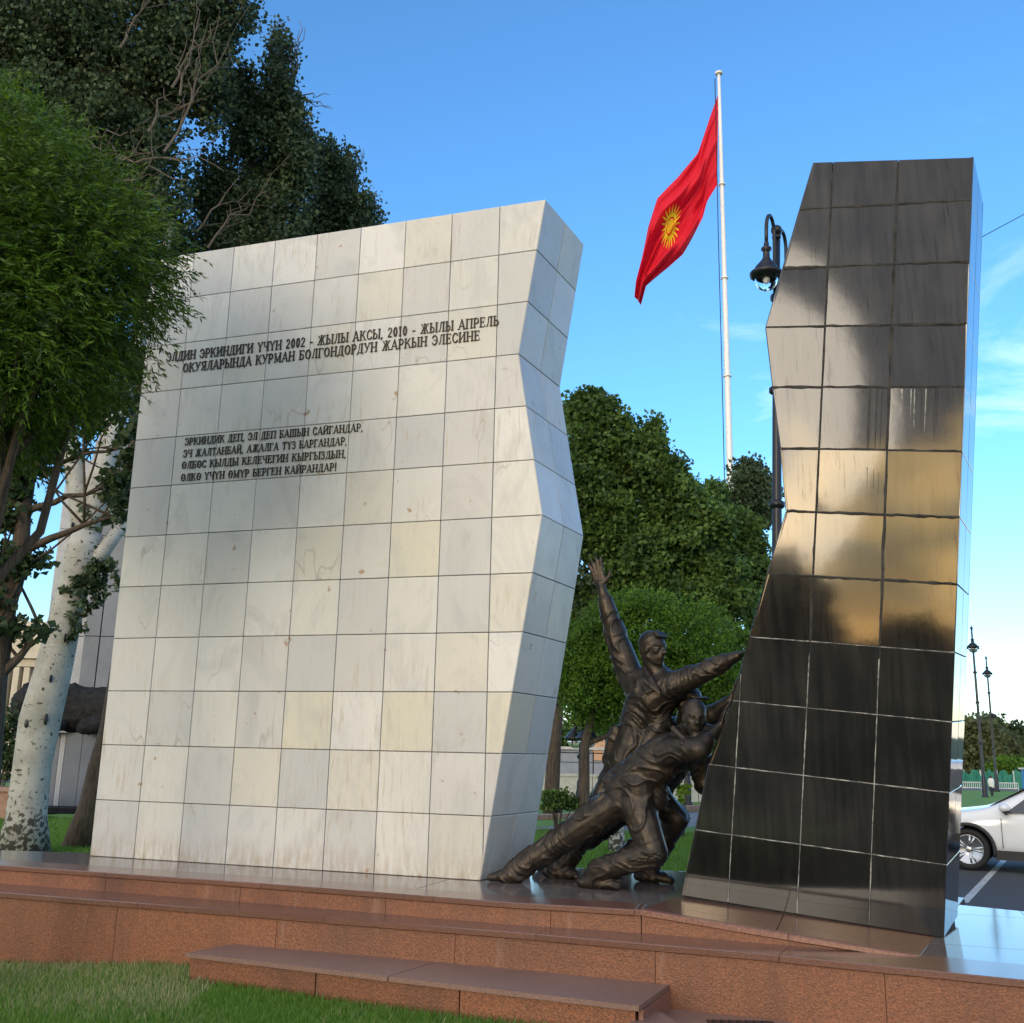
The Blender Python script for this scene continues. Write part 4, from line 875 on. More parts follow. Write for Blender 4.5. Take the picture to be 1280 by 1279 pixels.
# --- man behind in a cap
b3_ = fp(745, 1098, 1.0); b3_[2] = ZU
st3 = thing('bronze_statue', 'bronze statue of a man in a peaked cap half hidden behind the other two', 'statue', b3_, 0, 'bronze men pushing the black slab')
B = Body()
pel, wst, chs = fp(815, 985, .85), fp(830, 960, .8), fp(853, 925, .72)
B.cap(pel, wst, .18, .19, .85); B.cap(wst, chs, .19, .22, .82)
shN, shF = fp(868, 925, .55), fp(862, 905, .85)
B.cap(chs, shN, .19, .115); B.cap(chs, shF, .18, .115)
elN, wrN = fp(882, 978, .50), fp(897, 945, .42)
limb(B, [shN, elN], [.115, .10]); limb(B, [elN, wrN], [.095, .05])
elF, wrF = fp(893, 893, .62), fp(913, 876, .50)
limb(B, [shF, elF], [.11, .095]); limb(B, [elF, wrF], [.09, .05])
B.hand(wrN, rF*.4+Z3, rF, .22); B.hand(wrF, rF*.3+Z3*.9, rF, .22)
hc = fp(858, 880, .5); hf = rF*.95-WN*.3; hu = Z3
B.cap(fp(856, 912, .7), hc-Z3*.05, .095, .08); B.head(hc, hf, hu, .30)
hipA, knA, anA = fp(806, 990, .9), fp(738, 1046, 1.0), fp(684, 1076, 1.08)
hipB, knB, anB = fp(816, 992, .8), fp(806, 1050, .9), fp(766, 1084, .98)
limb(B, [hipA, knA, anA], [.14, .105, .088]); limb(B, [hipB, knB, anB], [.135, .095, .085])
B.shoe(anA, np.array([*fp(672, 1093, 1.05)[:2], ZU+.02]), np.array([*fp(706, 1096, 1.0)[:2], ZU]))
B.shoe(anB, np.array([*fp(745, 1099, .98)[:2], ZU]), np.array([*fp(778, 1102, .92)[:2], ZU]))
B.build('body', b3_, st3, quiet=[(hc, .24), (wrN, .12), (wrF, .12)], folds=.010, voxel=.013)
BB = Body(); R = np.stack([np.cross(hf/np.linalg.norm(hf), Z3), hf/np.linalg.norm(hf), Z3], 1)
BB.ell(hc+Z3*.075-hf*.02, (.128, .155, .085), R); BB.cap(hc+Z3*.05+hf*.12-rF*0, hc+Z3*.045+hf*.155, .085, .065, .22, Z3); BB.build('cap', b3_, st3, voxel=.009, folds=0)

# ------------------------------------------------------------------ trees
def leaf_mesh(name, centers, size, aspect, m, rng, parent=None, droop=0., base=(0, 0, 0), tint=None, fold=.25):
    """one leaf per centre: a folded diamond of four points"""
    n = len(centers); c = np.asarray(centers)-np.array(base)
    d = rng.normal(size=(n, 3)); d[:, 2] -= droop; d /= np.linalg.norm(d, axis=1, keepdims=True)
    e = rng.normal(size=(n, 3)); e -= d*(e*d).sum(1, keepdims=True); e /= np.linalg.norm(e, axis=1, keepdims=True); f = np.cross(d, e)
    L_ = size*rng.uniform(.6, 1.25, (n, 1)); Wd = L_*aspect
    v = np.empty((n, 4, 3)); v[:, 0] = c-d*L_*.5; v[:, 1] = c+e*Wd*.5+f*Wd*fold; v[:, 2] = c+d*L_*.5; v[:, 3] = c-e*Wd*.5+f*Wd*fold
    me = bpy.data.meshes.new(name); me.vertices.add(4*n); me.vertices.foreach_set('co', v.reshape(-1))
    idx = (np.arange(n)[:, None]*4+np.array([0, 1, 2, 0, 2, 3])[None]).astype(np.int32).reshape(-1)
    me.loops.add(6*n); me.loops.foreach_set('vertex_index', idx); me.polygons.add(2*n)
    me.polygons.foreach_set('loop_start', np.arange(0, 6*n, 3, dtype=np.int32)); me.polygons.foreach_set('loop_total', np.full(2*n, 3, np.int32)); me.update(calc_edges=True)
    t = tint if tint is not None else rng.uniform(0, 1, n)
    a = me.attributes.new('tint', 'FLOAT', 'POINT'); a.data.foreach_set('value', np.repeat(t, 4).astype(np.float32)); me.materials.append(M[m])
    o = bpy.data.objects.new(name, me); C.objects.link(o)
    if parent: o.parent = parent
    return o
def clumpy(blobs, n_leaves, rng, clump_r=.35, per=60, shell=.55, up=0.):
    """leaf centres gathered in clumps through ellipsoidal blobs [(centre, radii)]"""
    vol = np.array([np.prod(b[1])**.67 for b in blobs]); vol /= vol.sum(); cen = []; tint = []; clumps = []
    for (c, r), w in zip(blobs, vol):
        k = max(1, int(n_leaves*w/per)); c = np.array(c); r = np.array(r)
        d = rng.normal(size=(k, 3)); d /= np.linalg.norm(d, axis=1, keepdims=True); rad = rng.uniform(shell, 1.0, (k, 1))**.8*(1+rng.normal(0, .07, (k, 1)))
        cc = c+d*r*rad
        for q in cc:
            cr = clump_r*rng.uniform(.55, 1.35); m_ = int(per*rng.uniform(.5, 1.5)); p = rng.normal(size=(m_, 3)); p /= (np.linalg.norm(p, axis=1, keepdims=True)+1e-6); p *= cr*rng.uniform(0, 1, (m_, 1))**.5
            p[:, 2] *= .75+up; cen.append(q+p); tint.append(np.clip(rng.uniform(.1, .9)+rng.normal(0, .18, m_), 0, 1)); clumps.append(q)
    return np.concatenate(cen), np.concatenate(tint), clumps
def branch_pts(a, b, rng, wob=.08, n=6, sag=0.):
    a = np.array(a, float); b = np.array(b, float); l = np.linalg.norm(b-a); out = []
    for i in range(n+1):
        t = i/n; p = a+(b-a)*t; out.append(p+rng.normal(0, wob*l*.35, 3)*math.sin(math.pi*t)+Z3*sag*math.sin(math.pi*t))
    return out
def tree(name, label, base, trunk_pts, trunk_r, blobs, leaf, nleaf, lsize, bark, rng, group=None, aspect=.75, clump_r=.4, per=60, shell=.5, droop=.3, limbs=10, twigs=40, tw_mat=None, up=0., cat='tree'):
    t = thing(name, label, cat, base, 0, group); base = np.array(base, float)
    cen, tint, cl = clumpy(blobs, nleaf, rng, clump_r, per, shell, up)
    mb = MB(); mb.tube([np.array(p)-base for p in trunk_pts], trunk_r, 12); mb.obj('trunk', bark, t, smooth=True)
    lb = MB(); tp = [np.array(p, float) for p in trunk_pts]
    for i in range(limbs):
        c, r = blobs[i % len(blobs)]; q = np.array(c)+rng.uniform(-.45, .45, 3)*np.array(r); k = min(range(len(tp)), key=lambda j: abs(tp[j][2]-(q[2]-np.linalg.norm(r)*.5))); s_ = tp[k]
        rr = trunk_r[k]*.5; bp = branch_pts(s_, q, rng); lb.tube([p-base for p in bp], [rr*(1-.8*j/6)+.008 for j in range(7)], 7)
        for j in range(twigs//max(limbs, 1)):
            q2 = cl[rng.integers(len(cl))] if rng.random() < .3 else min((cl[rng.integers(len(cl))] for _ in range(8)), key=lambda z: np.linalg.norm(z-q)); s2 = bp[rng.integers(3, 7)]
            lb.tube([p-base for p in branch_pts(s2, q2, rng, n=4)], [rr*.28*(1-.8*j2/4)+.005 for j2 in range(5)], 5)
    if limbs: lb.obj('limbs', tw_mat or bark, t, smooth=True)
    leaf_mesh('crown', cen, lsize, aspect, leaf, rng, t, droop, base, tint); return t
rng = np.random.default_rng(11)
# near globe tree, upper left, leaves hanging in front of the marble
def P(x, y, Y): return at(x, y, Y)
def ground_at(p, z=0.): return (p[0], p[1], z)
nb = P(28, 330, 7.6)
def willow(base, trunk, cen, tint, size, rng, leafm, t, spray=14, ln=.28):
    """feathery sprays: a curved stem carrying opposite narrow leaves"""
    n = len(cen); base = np.array(base); V_ = []; T_ = []
    return
t = thing('globe_tree', 'near round-clipped tree with feathery leaves hanging over the marble slab corner', 'tree', ground_at(nb, 0)); tb = np.array(ground_at(nb, 0))
MB().tube([np.array(p)-tb for p in (ground_at(nb, -.1), ground_at(nb+(.03, 0, 0), 1.4), ground_at(nb, 2.6), nb)], [.13, .10, .09, .05], 12).obj('trunk', 'bark_brown', t, smooth=True)
def sprays(blobs, nspray, rng, ln=.26, lsz=.055, asp=.2, droop=.55, shell=.72):
    vs = []; ti = []; stems = []
    vol = np.array([np.prod(b[1])**.67 for b in blobs]); vol /= vol.sum()
    for (c, r), w in zip(blobs, vol):
        k = int(nspray*w); d = rng.normal(size=(k, 3)); d /= np.linalg.norm(d, axis=1, keepdims=True)
        p0 = np.array(c)+d*np.array(r)*rng.uniform(shell, 1.02, (k, 1))*(1+.10*np.sin(d[:, :1]*7+2)*np.cos(d[:, 2:]*6))
        for i in range(k):
            o = d[i]*.8+rng.normal(0, .45, 3); o[2] += .25; o /= np.linalg.norm(o); tt = rng.uniform(.15, .85); sdv = np.cross(o, Z3)+rng.normal(0, .3, 3); sdv /= np.linalg.norm(sdv); l = ln*rng.uniform(.6, 1.3)
            p = p0[i].copy(); dirv = o.copy(); nst = 6
            for j in range(nst):
                dirv = dirv+np.array([0, 0, -droop*.22]); dirv /= np.linalg.norm(dirv); p = p+dirv*l/nst
                for sg in (-1, 1):
                    ld = dirv*.75+sdv*sg*.75+rng.normal(0, .16, 3); ld[2] -= .15; ld /= np.linalg.norm(ld); L_ = lsz*rng.uniform(.7, 1.3); wd = np.cross(ld, sdv*sg+dirv*.2+rng.normal(0, .35, 3)); wd /= np.linalg.norm(wd)+1e-6
                    vs.append((p, p+ld*L_*.5+wd*L_*asp*.5, p+ld*L_, p+ld*L_*.5-wd*L_*asp*.5)); ti.append(min(1, max(0, tt+rng.normal(0, .1))))
            ld = dirv; L_ = lsz*1.1; wd = sdv; vs.append((p, p+ld*L_*.5+wd*L_*asp*.5, p+ld*L_, p+ld*L_*.5-wd*L_*asp*.5)); ti.append(tt)
    return np.array(vs), np.array(ti)
def quads_obj(name, v, ti, m, parent, base):
    n = len(v); me = bpy.data.meshes.new(name); me.vertices.add(4*n); me.vertices.foreach_set('co', (v-np.array(base)).reshape(-1)); me.loops.add(4*n); me.loops.foreach_set('vertex_index', np.arange(4*n, dtype=np.int32))
    me.polygons.add(n); me.polygons.foreach_set('loop_start', np.arange(0, 4*n, 4, dtype=np.int32)); me.polygons.foreach_set('loop_total', np.full(n, 4, np.int32)); me.update(calc_edges=True)
    a = me.attributes.new('tint', 'FLOAT', 'POINT'); a.data.foreach_set('value', np.repeat(ti, 4).astype(np.float32)); me.materials.append(M[m]); o = bpy.data.objects.new(name, me); C.objects.link(o); o.parent = parent; return o
pxm = np.linalg.norm(nb-O)/FPX                  # metres per photo pixel there
nbl = [(P(10, 330, 7.6), np.array((140, 170, 165))*pxm), (P(85, 300, 7.5), np.array((100, 120, 75))*pxm), (P(-30, 230, 7.8), np.array((105, 130, 105))*pxm), (P(22, 440, 7.4), np.array((108, 120, 72))*pxm), (P(-50, 420, 7.6), np.array((140, 150, 160))*pxm), (P(104, 345, 7.4), np.array((82, 100, 78))*pxm), (P(45, 235, 7.6), np.array((70, 90, 45))*pxm)]
v, ti = sprays(nbl, 9500, rng, ln=.26, lsz=.062, asp=.21)
quads_obj('crown', v, ti, 'leaf_acacia', t, tb)
lb = MB()
for i in range(16):
    c, r = nbl[i % len(nbl)]; lb.tube([p-tb for p in branch_pts(np.array(ground_at(nb, 2.3+.05*i)), np.array(c)+rng.uniform(-.6, .6, 3)*r, rng)], [.04*(1-.8*j/6)+.004 for j in range(7)], 6)
lb.obj('limbs', 'bark_brown', t, smooth=True)
# inner mass of the same crown, so it does not read hollow
cen, ti2, _ = clumpy([(c, np.array(r)*.8) for c, r in nbl], 26000, rng, .14, 40, .3); leaf_mesh('inner_foliage', cen, .07, .35, 'leaf_acacia', rng, t, .4, tb, ti2)

# pale barked poplar leaning right behind the marble's left edge
wb = onz(30, 1062, .05); Yw = wb[1]
pw = lambda x, y, dy=0: P(x, y, Yw+dy)
t = thing('white_poplar', 'leaning pale barked poplar with black scars and forked limbs behind the marble slab', 'tree', wb)
sc_ = np.linalg.norm(pw(80, 800)-O)/FPX
def wp_tube(pts, rads, name='trunk'):
    q = [np.array(p)-wb for p in pts]; return MB().tube(q, [r*sc_ for r in rads], 16).obj(name, 'bark_white', t, smooth=True)
tk = [wb+(0, 0, -.2), pw(33, 1020), pw(40, 960), pw(50, 900), pw(66, 840), pw(80, 780), pw(92, 735), pw(103, 690), pw(110, 665)]
wp_tube(tk, [30, 21, 20, 22, 20, 18, 17, 19, 17])
wp_tube([pw(106, 685), pw(101, 640), pw(95, 600), pw(88, 560), pw(78, 500, .3), pw(60, 420, .6), pw(45, 330, 1)], [15, 12, 11, 11, 9, 7, 5], 'limb')
wp_tube([pw(104, 680), pw(116, 640), pw(124, 600), pw(135, 560), pw(148, 515, .3), pw(165, 450, .6), pw(190, 380, 1), pw(215, 280, 1.2)], [17, 15, 14, 13, 12, 10, 8, 4], 'limb')
wp_tube([pw(108, 712), pw(128, 690), pw(146, 665, .2), pw(165, 640, .5), pw(195, 600, .9)], [11, 9, 8, 7, 5], 'limb')
for (x, y, w_, h_) in ((44, 906, 6, 9), (67, 900, 4, 13), (73, 850, 2.5, 9), (90, 800, 2.5, 11), (33, 962, 8, 1.3), (35, 968, 6, 1), (84, 742, 2.5, 8), (52, 930, 4, 1), (97, 660, 2, 8), (60, 880, 6, 1.2)):
    c0 = pw(x, y)-wb; dpt = .155 if y > 700 else .12; mb = MB(); mb.sphere(c0-np.array((0, dpt*1.9, 0))*(1 if y > 800 else .92)+np.array((.0, .0, 0)), (w_*sc_*.5, .05, h_*sc_*.5), 12, 8); mb.obj('bark_scar', 'plastic_black', t, smooth=True)
iv = [(pw(100, 742, -.18), np.array((20, 16, 44))*sc_), (pw(124, 728, -.16), np.array((22, 16, 34))*sc_), (pw(112, 650, -.1), np.array((13, 9, 40))*sc_), (pw(90, 790, -.18), np.array((9, 8, 20))*sc_)]
cen, ti, _ = clumpy(iv, 2600, rng, .10, 26, .2); leaf_mesh('ivy', cen, .085, .8, 'leaf_poplar', rng, t, .2, wb, ti)
# tall dark poplars at the upper left
def poplar(base, spans, n, label, Yc, crl=1.0, trunkpx=None, lim=14, sh=.35, mm='leaf_poplar', tw=70, ls=.105):
    bl = []
    for (x, y, rx, ry) in spans:
        c = P(x, y, Yc); s = np.linalg.norm(c-O)/FPX; bl.append((c, (rx*s, max(rx, 40)*s*.9, ry*s)))
    tp = [P(a, b_, Yc) for a, b_ in trunkpx]; tp = [np.array((*(tp[0][:2]-(.25, 0)), -.2))]+tp
    return tree('poplar_tree', label, ground_at(tp[0], 0), tp, list(np.linspace(.32, .05, len(tp))), bl, mm, n, ls, 'bark_brown', rng, 'tall poplars behind the monument', .8, crl*.38, 46, sh, .3, lim, tw, 'twig', .35)
poplar(None, [(150, 55, 105, 80), (60, 40, 90, 90), (235, 15, 60, 60), (110, 165, 100, 70), (50, 190, 80, 70), (170, 215, 60, 60), (20, 110, 70, 80), (215, 95, 55, 60), (288, 15, 26, 42), (185, 280, 55, 50), (245, 75, 40, 40), (262, 120, 26, 40)], 95000, 'tallest dark poplar filling the top left corner of the sky', 19, trunkpx=[(120, 1008), (129, 960), (142, 910), (168, 750), (174, 500), (178, 350), (186, 250), (190, 150), (190, 60), (185, -40)], lim=26, tw=130)
poplar(None, [(350, 70, 10, 34), (346, 130, 22, 40), (352, 190, 28, 45), (340, 260, 40, 55), (300, 265, 32, 60), (372, 165, 13, 32), (376, 215, 14, 36), (312, 170, 18, 45), (270, 250, 26, 60), (300, 120, 16, 40), (340, 330, 60, 50), (250, 330, 40, 60)], 40000, 'spiky poplar with bare twig tips beside the sky, left of the shorter one', 21, trunkpx=[(300, 800), (315, 500), (325, 380), (338, 250), (348, 150), (352, 60)], lim=16)
poplar(None, [(405, 205, 12, 24), (408, 245, 20, 35), (432, 220, 12, 28), (432, 265, 20, 34), (400, 290, 32, 40), (450, 270, 8, 24), (462, 262, 5, 12), (448, 305, 16, 26), (395, 350, 50, 50)], 26000, 'shortest of the dark poplars, just above the marble slab top edge', 23, trunkpx=[(400, 800), (402, 500), (405, 380), (408, 280), (408, 200)], lim=12)
# bare twigs that stand out against the sky
bt = MB(); sky_twigs = [((350, 140, 21), (368, 55, 21)), ((368, 100, 21), (378, 45, 21)), ((362, 120, 21), (412, 122, 21)), ((385, 190, 21), (388, 150, 21)), ((440, 250, 23), (450, 185, 23)), ((446, 290, 23), (455, 225, 23)), ((338, 70, 21), (346, 22, 21))]
tr_ = [o for o in bpy.data.objects if o.name.startswith('poplar_tree.001')][0]; tbase = np.array(tr_.location)
for a, b_ in sky_twigs:
    for k in range(3): bt.tube([p-tbase for p in branch_pts(P(*a), P(b_[0]+rng.normal(0, 5), b_[1]+rng.normal(0, 8), b_[2]), rng, .18, 6)], [.022-.0027*j for j in range(7)], 5)
bt.obj('bare_twigs', 'twig', tr_)['kind'] = 'stuff'
# bare pale twigs low on the big poplar
tr_ = [o for o in bpy.data.objects if o.name == 'poplar_tree'][0]; tbase = np.array(tr_.location); bt = MB()
for a, b_ in (((90, 210, 17), (190, 190, 16.5)), ((95, 175, 17), (160, 165, 16.5)), ((120, 215, 17), (235, 225, 16.5)), ((130, 195, 17), (240, 200, 16.5)), ((185, 165, 17), (205, 110, 17)), ((215, 110, 17), (265, 40, 17)), ((225, 120, 17), (250, 30, 17)), ((205, 190, 17), (275, 20, 17)), ((150, 60, 17), (190, -10, 17)), ((245, 290, 19), (300, 220, 19)), ((260, 310, 19), (330, 240, 19))):
    m0 = branch_pts(P(*a), P(*b_), rng, .15, 6); bt.tube([p-tbase for p in m0], [.028-.0035*j for j in range(7)], 5)
    for k in range(7):
        s_ = m0[rng.integers(1, 6)]; e_ = s_+(m0[-1]-m0[0])*rng.uniform(.15, .4)+rng.normal(0, .35, 3); bt.tube([p-tbase for p in branch_pts(s_, e_, rng, .2, 4)], [.012-.002*j for j in range(5)], 4)
bt.obj('bare_twigs', 'twig', tr_)['kind'] = 'stuff'
# dark thin tree at the far left, in front of the facade
t0 = P(0, 800, 13); s_ = np.linalg.norm(t0-O)/FPX
tp = [np.array((*P(-12, 1000, 13)[:2], -.1)), P(-6, 850, 13), P(8, 760, 13), P(25, 690, 13), P(30, 640, 13), P(40, 580, 13.3), P(60, 500, 13.6)]
bl = [(P(x, y, 13), (rx*s_, 30*s_, ry*s_)) for x, y, rx, ry in ((15, 590, 50, 40), (50, 545, 50, 30), (5, 700, 32, 22), (12, 790, 24, 18), (120, 505, 50, 40), (50, 790, 10, 8), (150, 470, 50, 50), (-10, 740, 20, 22), (160, 560, 14, 40), (148, 640, 12, 24), (40, 700, 16, 14), (30, 520, 60, 50), (150, 600, 14, 24), (0, 640, 30, 16))]
tree('maple_tree', 'dark slender tree with open leafy twigs at the far left edge', ground_at(tp[0]), tp, [.16, .14, .12, .11, .09, .07, .04], bl, 'leaf_dark', 6800, .12, 'bark_brown', rng, None, .8, .22, 26, .25, .3, 13, 60)
# centre: big broadleaf trees behind, clipped globe trees in front of them
def blob_tree(name, label, Yc, px, trunk, n, m, ls, group=None, r0=.28, crl=.5, lim=12, sh=.5, zg=-.1, asp=.8, bark='bark_brown', tw=30, per=50, squash=.8, bump_n=0):
    bl = []
    for (x, y, rx, ry) in px:
        c = P(x, y, Yc); s = np.linalg.norm(c-O)/FPX
        if bump_n:
            bl.append((c, (rx*s*.72, (rx+ry)/2*s*squash*.72, ry*s*.72)))
            for k in range(bump_n):
                d = rng.normal(size=3); d[1] = -abs(d[1]); d /= np.linalg.norm(d); rr_ = rng.uniform(.26, .44)
                bl.append((c+d*np.array((rx, (rx+ry)/2*squash, ry))*s*(1.0-rr_*.75), (rx*s*rr_, rx*s*rr_, ry*s*rr_)))
        else: bl.append((c, (rx*s, (rx+ry)/2*s*squash, ry*s)))
    tp = [P(a, b_, Yc) for a, b_ in trunk]; tp = [np.array((*tp[0][:2], zg))]+tp
    return tree(name, label, ground_at(tp[0], zg), tp, list(np.linspace(r0, r0*.3, len(tp))), bl, m, n, ls, bark, rng, group, asp, crl, per, sh, .3, lim, tw)
blob_tree('broadleaf_tree', 'largest broad green tree right behind the statues, its crown touching the marble slab', 34, [(742, 545, 52, 58), (790, 590, 52, 58), (730, 640, 70, 70), (840, 620, 48, 66), (870, 680, 50, 70), (790, 690, 80, 70), (860, 740, 80, 50), (700, 760, 60, 60), (815, 545, 22, 20), (715, 520, 20, 30)], [(775, 980), (778, 900), (780, 800), (782, 700), (780, 620)], 90000, 'leaf_mid', .2, 'broad trees behind the statues', .4, .5, per=60, asp=.65, bump_n=8, sh=.55, lim=24, tw=60)
blob_tree('broadleaf_tree', 'lower broad green tree right of the flagpole foot', 40, [(885, 645, 32, 50), (905, 690, 45, 55), (925, 670, 25, 45), (900, 750, 60, 50), (945, 730, 40, 60)], [(905, 990), (905, 900), (907, 800), (907, 690)], 42000, 'leaf_mid', .21, 'broad trees behind the statues', .35, .55, per=60, asp=.65, bump_n=8, lim=18, tw=50)
blob_tree('poplar_tree', 'slim poplar with pale branches beside the lamp post behind the black slab', 46, [(935, 600, 18, 32), (930, 640, 24, 35), (948, 625, 20, 40)], [(935, 950), (935, 800), (934, 690), (935, 600)], 9000, 'leaf_poplar', .2, None, .2, .5, tw=40)
blob_tree('clipped_tree', 'round-clipped globe tree between the two slabs, directly behind the raised arm', 24, [(815, 800, 92, 62), (770, 810, 55, 62), (740, 830, 45, 50), (815, 840, 98, 50), (750, 860, 55, 45), (860, 850, 70, 55)], [(730, 1000), (731, 930), (745, 880), (790, 820)], 80000, 'leaf_globe', .10, 'clipped globe trees behind the platform', .16, .34, sh=.6, asp=.45, tw=24, per=46)
blob_tree('clipped_tree', 'second clipped globe tree close to the black slab edge', 27, [(900, 830, 50, 55), (880, 870, 75, 60), (935, 860, 55, 70), (870, 910, 45, 28), (760, 890, 50, 28)], [(935, 1010), (935, 950), (925, 900), (905, 850)], 42000, 'leaf_globe', .11, 'clipped globe trees behind the platform', .16, .34, sh=.6, asp=.45, tw=24, per=46)
# trunk seen just right of the marble slab
tp = [np.array((*onz(690, 1018, -.1)[:2], -.15)), P(690, 985, onz(690, 1018, -.1)[1]), P(693, 930, onz(690, 1018, -.1)[1]), P(700, 850, onz(690, 1018, -.1)[1])]
bl = [(P(x, y, tp[0][1]), np.array((rx, rx*.7, ry))*.02) for x, y, rx, ry in ((705, 790, 55, 55), (700, 840, 50, 45), (720, 740, 50, 40))]
tree('broadleaf_tree', 'thick brown trunk rising beside the marble slab base, crown dark', ground_at(tp[0], -.1), tp, [.30, .24, .21, .18], bl, 'leaf_dark', 6000, .2, 'bark_brown', rng, 'broad trees behind the statues', .8, .5, 40, .4, .3, 5, 10)
# far tree masses
def far_trees(px, Yc, label, m, n, ls, group):
    for i, (x, y, rx, ry, tag_) in enumerate(px):
        blob_tree('distant_tree', tag_, Yc*(1+.06*(i % 3)), [(x, y, rx, ry), (x-rx*.4, y+ry*.4, rx*.7, ry*.6), (x+rx*.4, y+ry*.3, rx*.7, ry*.7), (x, y+ry*.8, rx*.9, ry*.4)], [(x, y+ry*1.1), (x, y+ry*.5), (x, y)], n, m, ls, group, .3, Yc*.012, 3, .45, tw=0, per=36)
far_trees([(1222, 935, 24, 32, 'yellow-green distant tree just right of the black slab'), (1252, 945, 20, 30, 'distant tree with mixed foliage behind the second lamp'), (1285, 940, 22, 28, 'distant tree at the right edge behind the blue booth'), (1318, 935, 30, 34, 'distant tree beyond the right border')], 95, '', 'leaf_far', 9000, .42, 'distant trees across the square')
blob_tree('conifer_tree', 'dark distant pine with an uneven flat top behind the lamp posts', 105, [(1240, 905, 14, 5), (1246, 915, 20, 7), (1236, 925, 18, 8), (1270, 915, 12, 6), (1276, 925, 18, 9)], [(1245, 985), (1245, 940), (1244, 905)], 6000, 'leaf_dark', .4, 'distant trees across the square', .3, 1.0, lim=4, tw=0)
blob_tree('round_bush', 'big rounded dark green bush behind the green fence', 82, [(1262, 960, 22, 13), (1245, 965, 12, 8), (1280, 962, 15, 10)], [(1262, 982), (1262, 970), (1262, 960)], 3000, 'leaf_globe', .55, None, .2, .7, lim=3, tw=0, cat='bush') if False else None
def bush(name, label, px, Yc, n, m, ls, cat='bush', zg=-.1, crl=.3):
    bl = []
    for (x, y, rx, ry) in px:
        c = P(x, y, Yc); s = np.linalg.norm(c-O)/FPX; bl.append((c, (rx*s, rx*s*.8, ry*s)))
    b0 = ground_at(bl[0][0], zg); t = thing(name, label, cat, b0); cen, ti, cl = clumpy(bl, n, rng, crl, 30, .3); b0 = np.array(b0)
    leaf_mesh('foliage', cen, ls, .7, m, rng, t, .2, b0, ti); mb = MB()
    for i in range(6): q = cl[rng.integers(len(cl))]-b0; mb.tube([(0, 0, 0), q*.5, q], [.03, .02, .01], 5)
    mb.obj('stems', 'bark_brown', t); return t
bush('round_bush', 'big rounded dark green bush behind the green fence', [(1262, 962, 22, 14), (1246, 966, 12, 9), (1282, 963, 15, 11)], 82, 9000, 'leaf_globe', .28, crl=.6)
far_trees([(700, 930, 26, 30, 'distant tree between trunk and lamp post behind the statues'), (742, 925, 24, 36, 'pale distant tree left of the statues legs'), (775, 930, 26, 34, 'distant tree hidden behind the standing statue'), (860, 945, 26, 22, 'distant tree seen past the cap statue elbow'), (905, 940, 30, 28, 'distant tree behind the black slab left edge'), (20, 890, 26, 22, 'distant tree below the cream facade')], 70, '', 'leaf_mid', 5000, .33, 'distant trees beyond the park')
bush('shrub', 'low dark shrub at the foot of the trunk beside the marble slab', [(697, 998, 18, 14), (712, 1004, 12, 10), (685, 1002, 12, 12)], 24, 1500, 'leaf_mid', .09, crl=.14)
bush('shrub', 'small yellow-green ball shrub seen past the bent elbow', [(853, 986, 9, 9), (852, 1000, 4, 9)], 24, 500, 'leaf_bright', .08, crl=.1)
bush('shrub', 'dark green shrub at the left border beside the facade', [(8, 905, 14, 22), (4, 940, 14, 24), (14, 950, 12, 20)], 26, 1800, 'leaf_dark', .12, crl=.2)
tb_ = onz(771, 1067, -.05)
tt = thing('tree_stump', 'short pale tree trunk standing on the lawn behind the knee of the statue', 'tree trunk', tb_)
MB().tube([(0, 0, -.1), (0, 0, .25), (.02, 0, .8), (.0, .0, 2.3)], [.19, .15, .13, .11], 12).obj('trunk', 'bark_white', tt, smooth=True)

# ------------------------------------------------------------------ rear lawns, path, road
def flat(name, px, z, m, th=.02):
    pts = [onz(x, y, z)[:2] if not isinstance(x, str) else y for x, y in px]; return struct(MB().prism([(*p, z) for p in pts], (0, 0, -th)).obj(name, m))
def flatw(name, pts, z, m, th=.02): return struct(MB().prism([(*p, z) for p in pts], (0, 0, -th)).obj(name, m))
edge = [unfr((fr(LL)[0]-4, fr(Bk)[1]+.0)), unfr((fr(fl1)[0]-1.2, fr(Bk)[1]))]
lawn_back = [(-60, 30), *[onz(x, y, -.06)[:2] for x, y in ((-60, 1027), (75, 1019), (250, 1022), (700, 1052), (772, 1047), (847, 1036), (875, 1034.5), (960, 1030))], (11, 27), (6.4, 19), (5.3, 12), (4.6, 10.2)]
lawn_front = [Bk+bd*2.6+nw[:2]*.15, Bk+nw[:2]*.15, _bl+nw[:2]*.02, LL+(-2, .4), (-60, 18)]
flatw('lawn', lawn_back+lawn_front, -.03, 'lawn_green', .3)
flatw('path', [(-60, 29), (-12, 23), (0, 20), (7, 23), (14, 27), (24, 44), *[onz(x, y, -.08)[:2] for x, y in ((960, 1008), (872, 1015), (780, 1023), (680, 1033), (500, 1024), (250, 1004), (75, 1003))], (-60, 38)], -.08, 'path_grey')
k1 = [onz(x, y, -.06)[:2] for x, y in ((75, 1003), (250, 1004), (500, 1018), (660, 1025.5), (700, 1023.5), (780, 1018), (880, 1011), (960, 1004))]
flatw('lawn', [(-60, 38), *k1, (30, 40), (30, 60), (-60, 60)], -.065, 'lawn_green')
flatw('lawn', [(-60, 31.7), *[onz(x, y, -.07)[:2] for x, y in ((75, 1003), (500, 1024), (660, 1034), (700, 1031.5), (780, 1022), (740, 1019), (660, 1023), (500, 1016))]], -.072, 'lawn_green')
kb_ = [np.array(p) for p in k1[2:]]
MBk = MB()
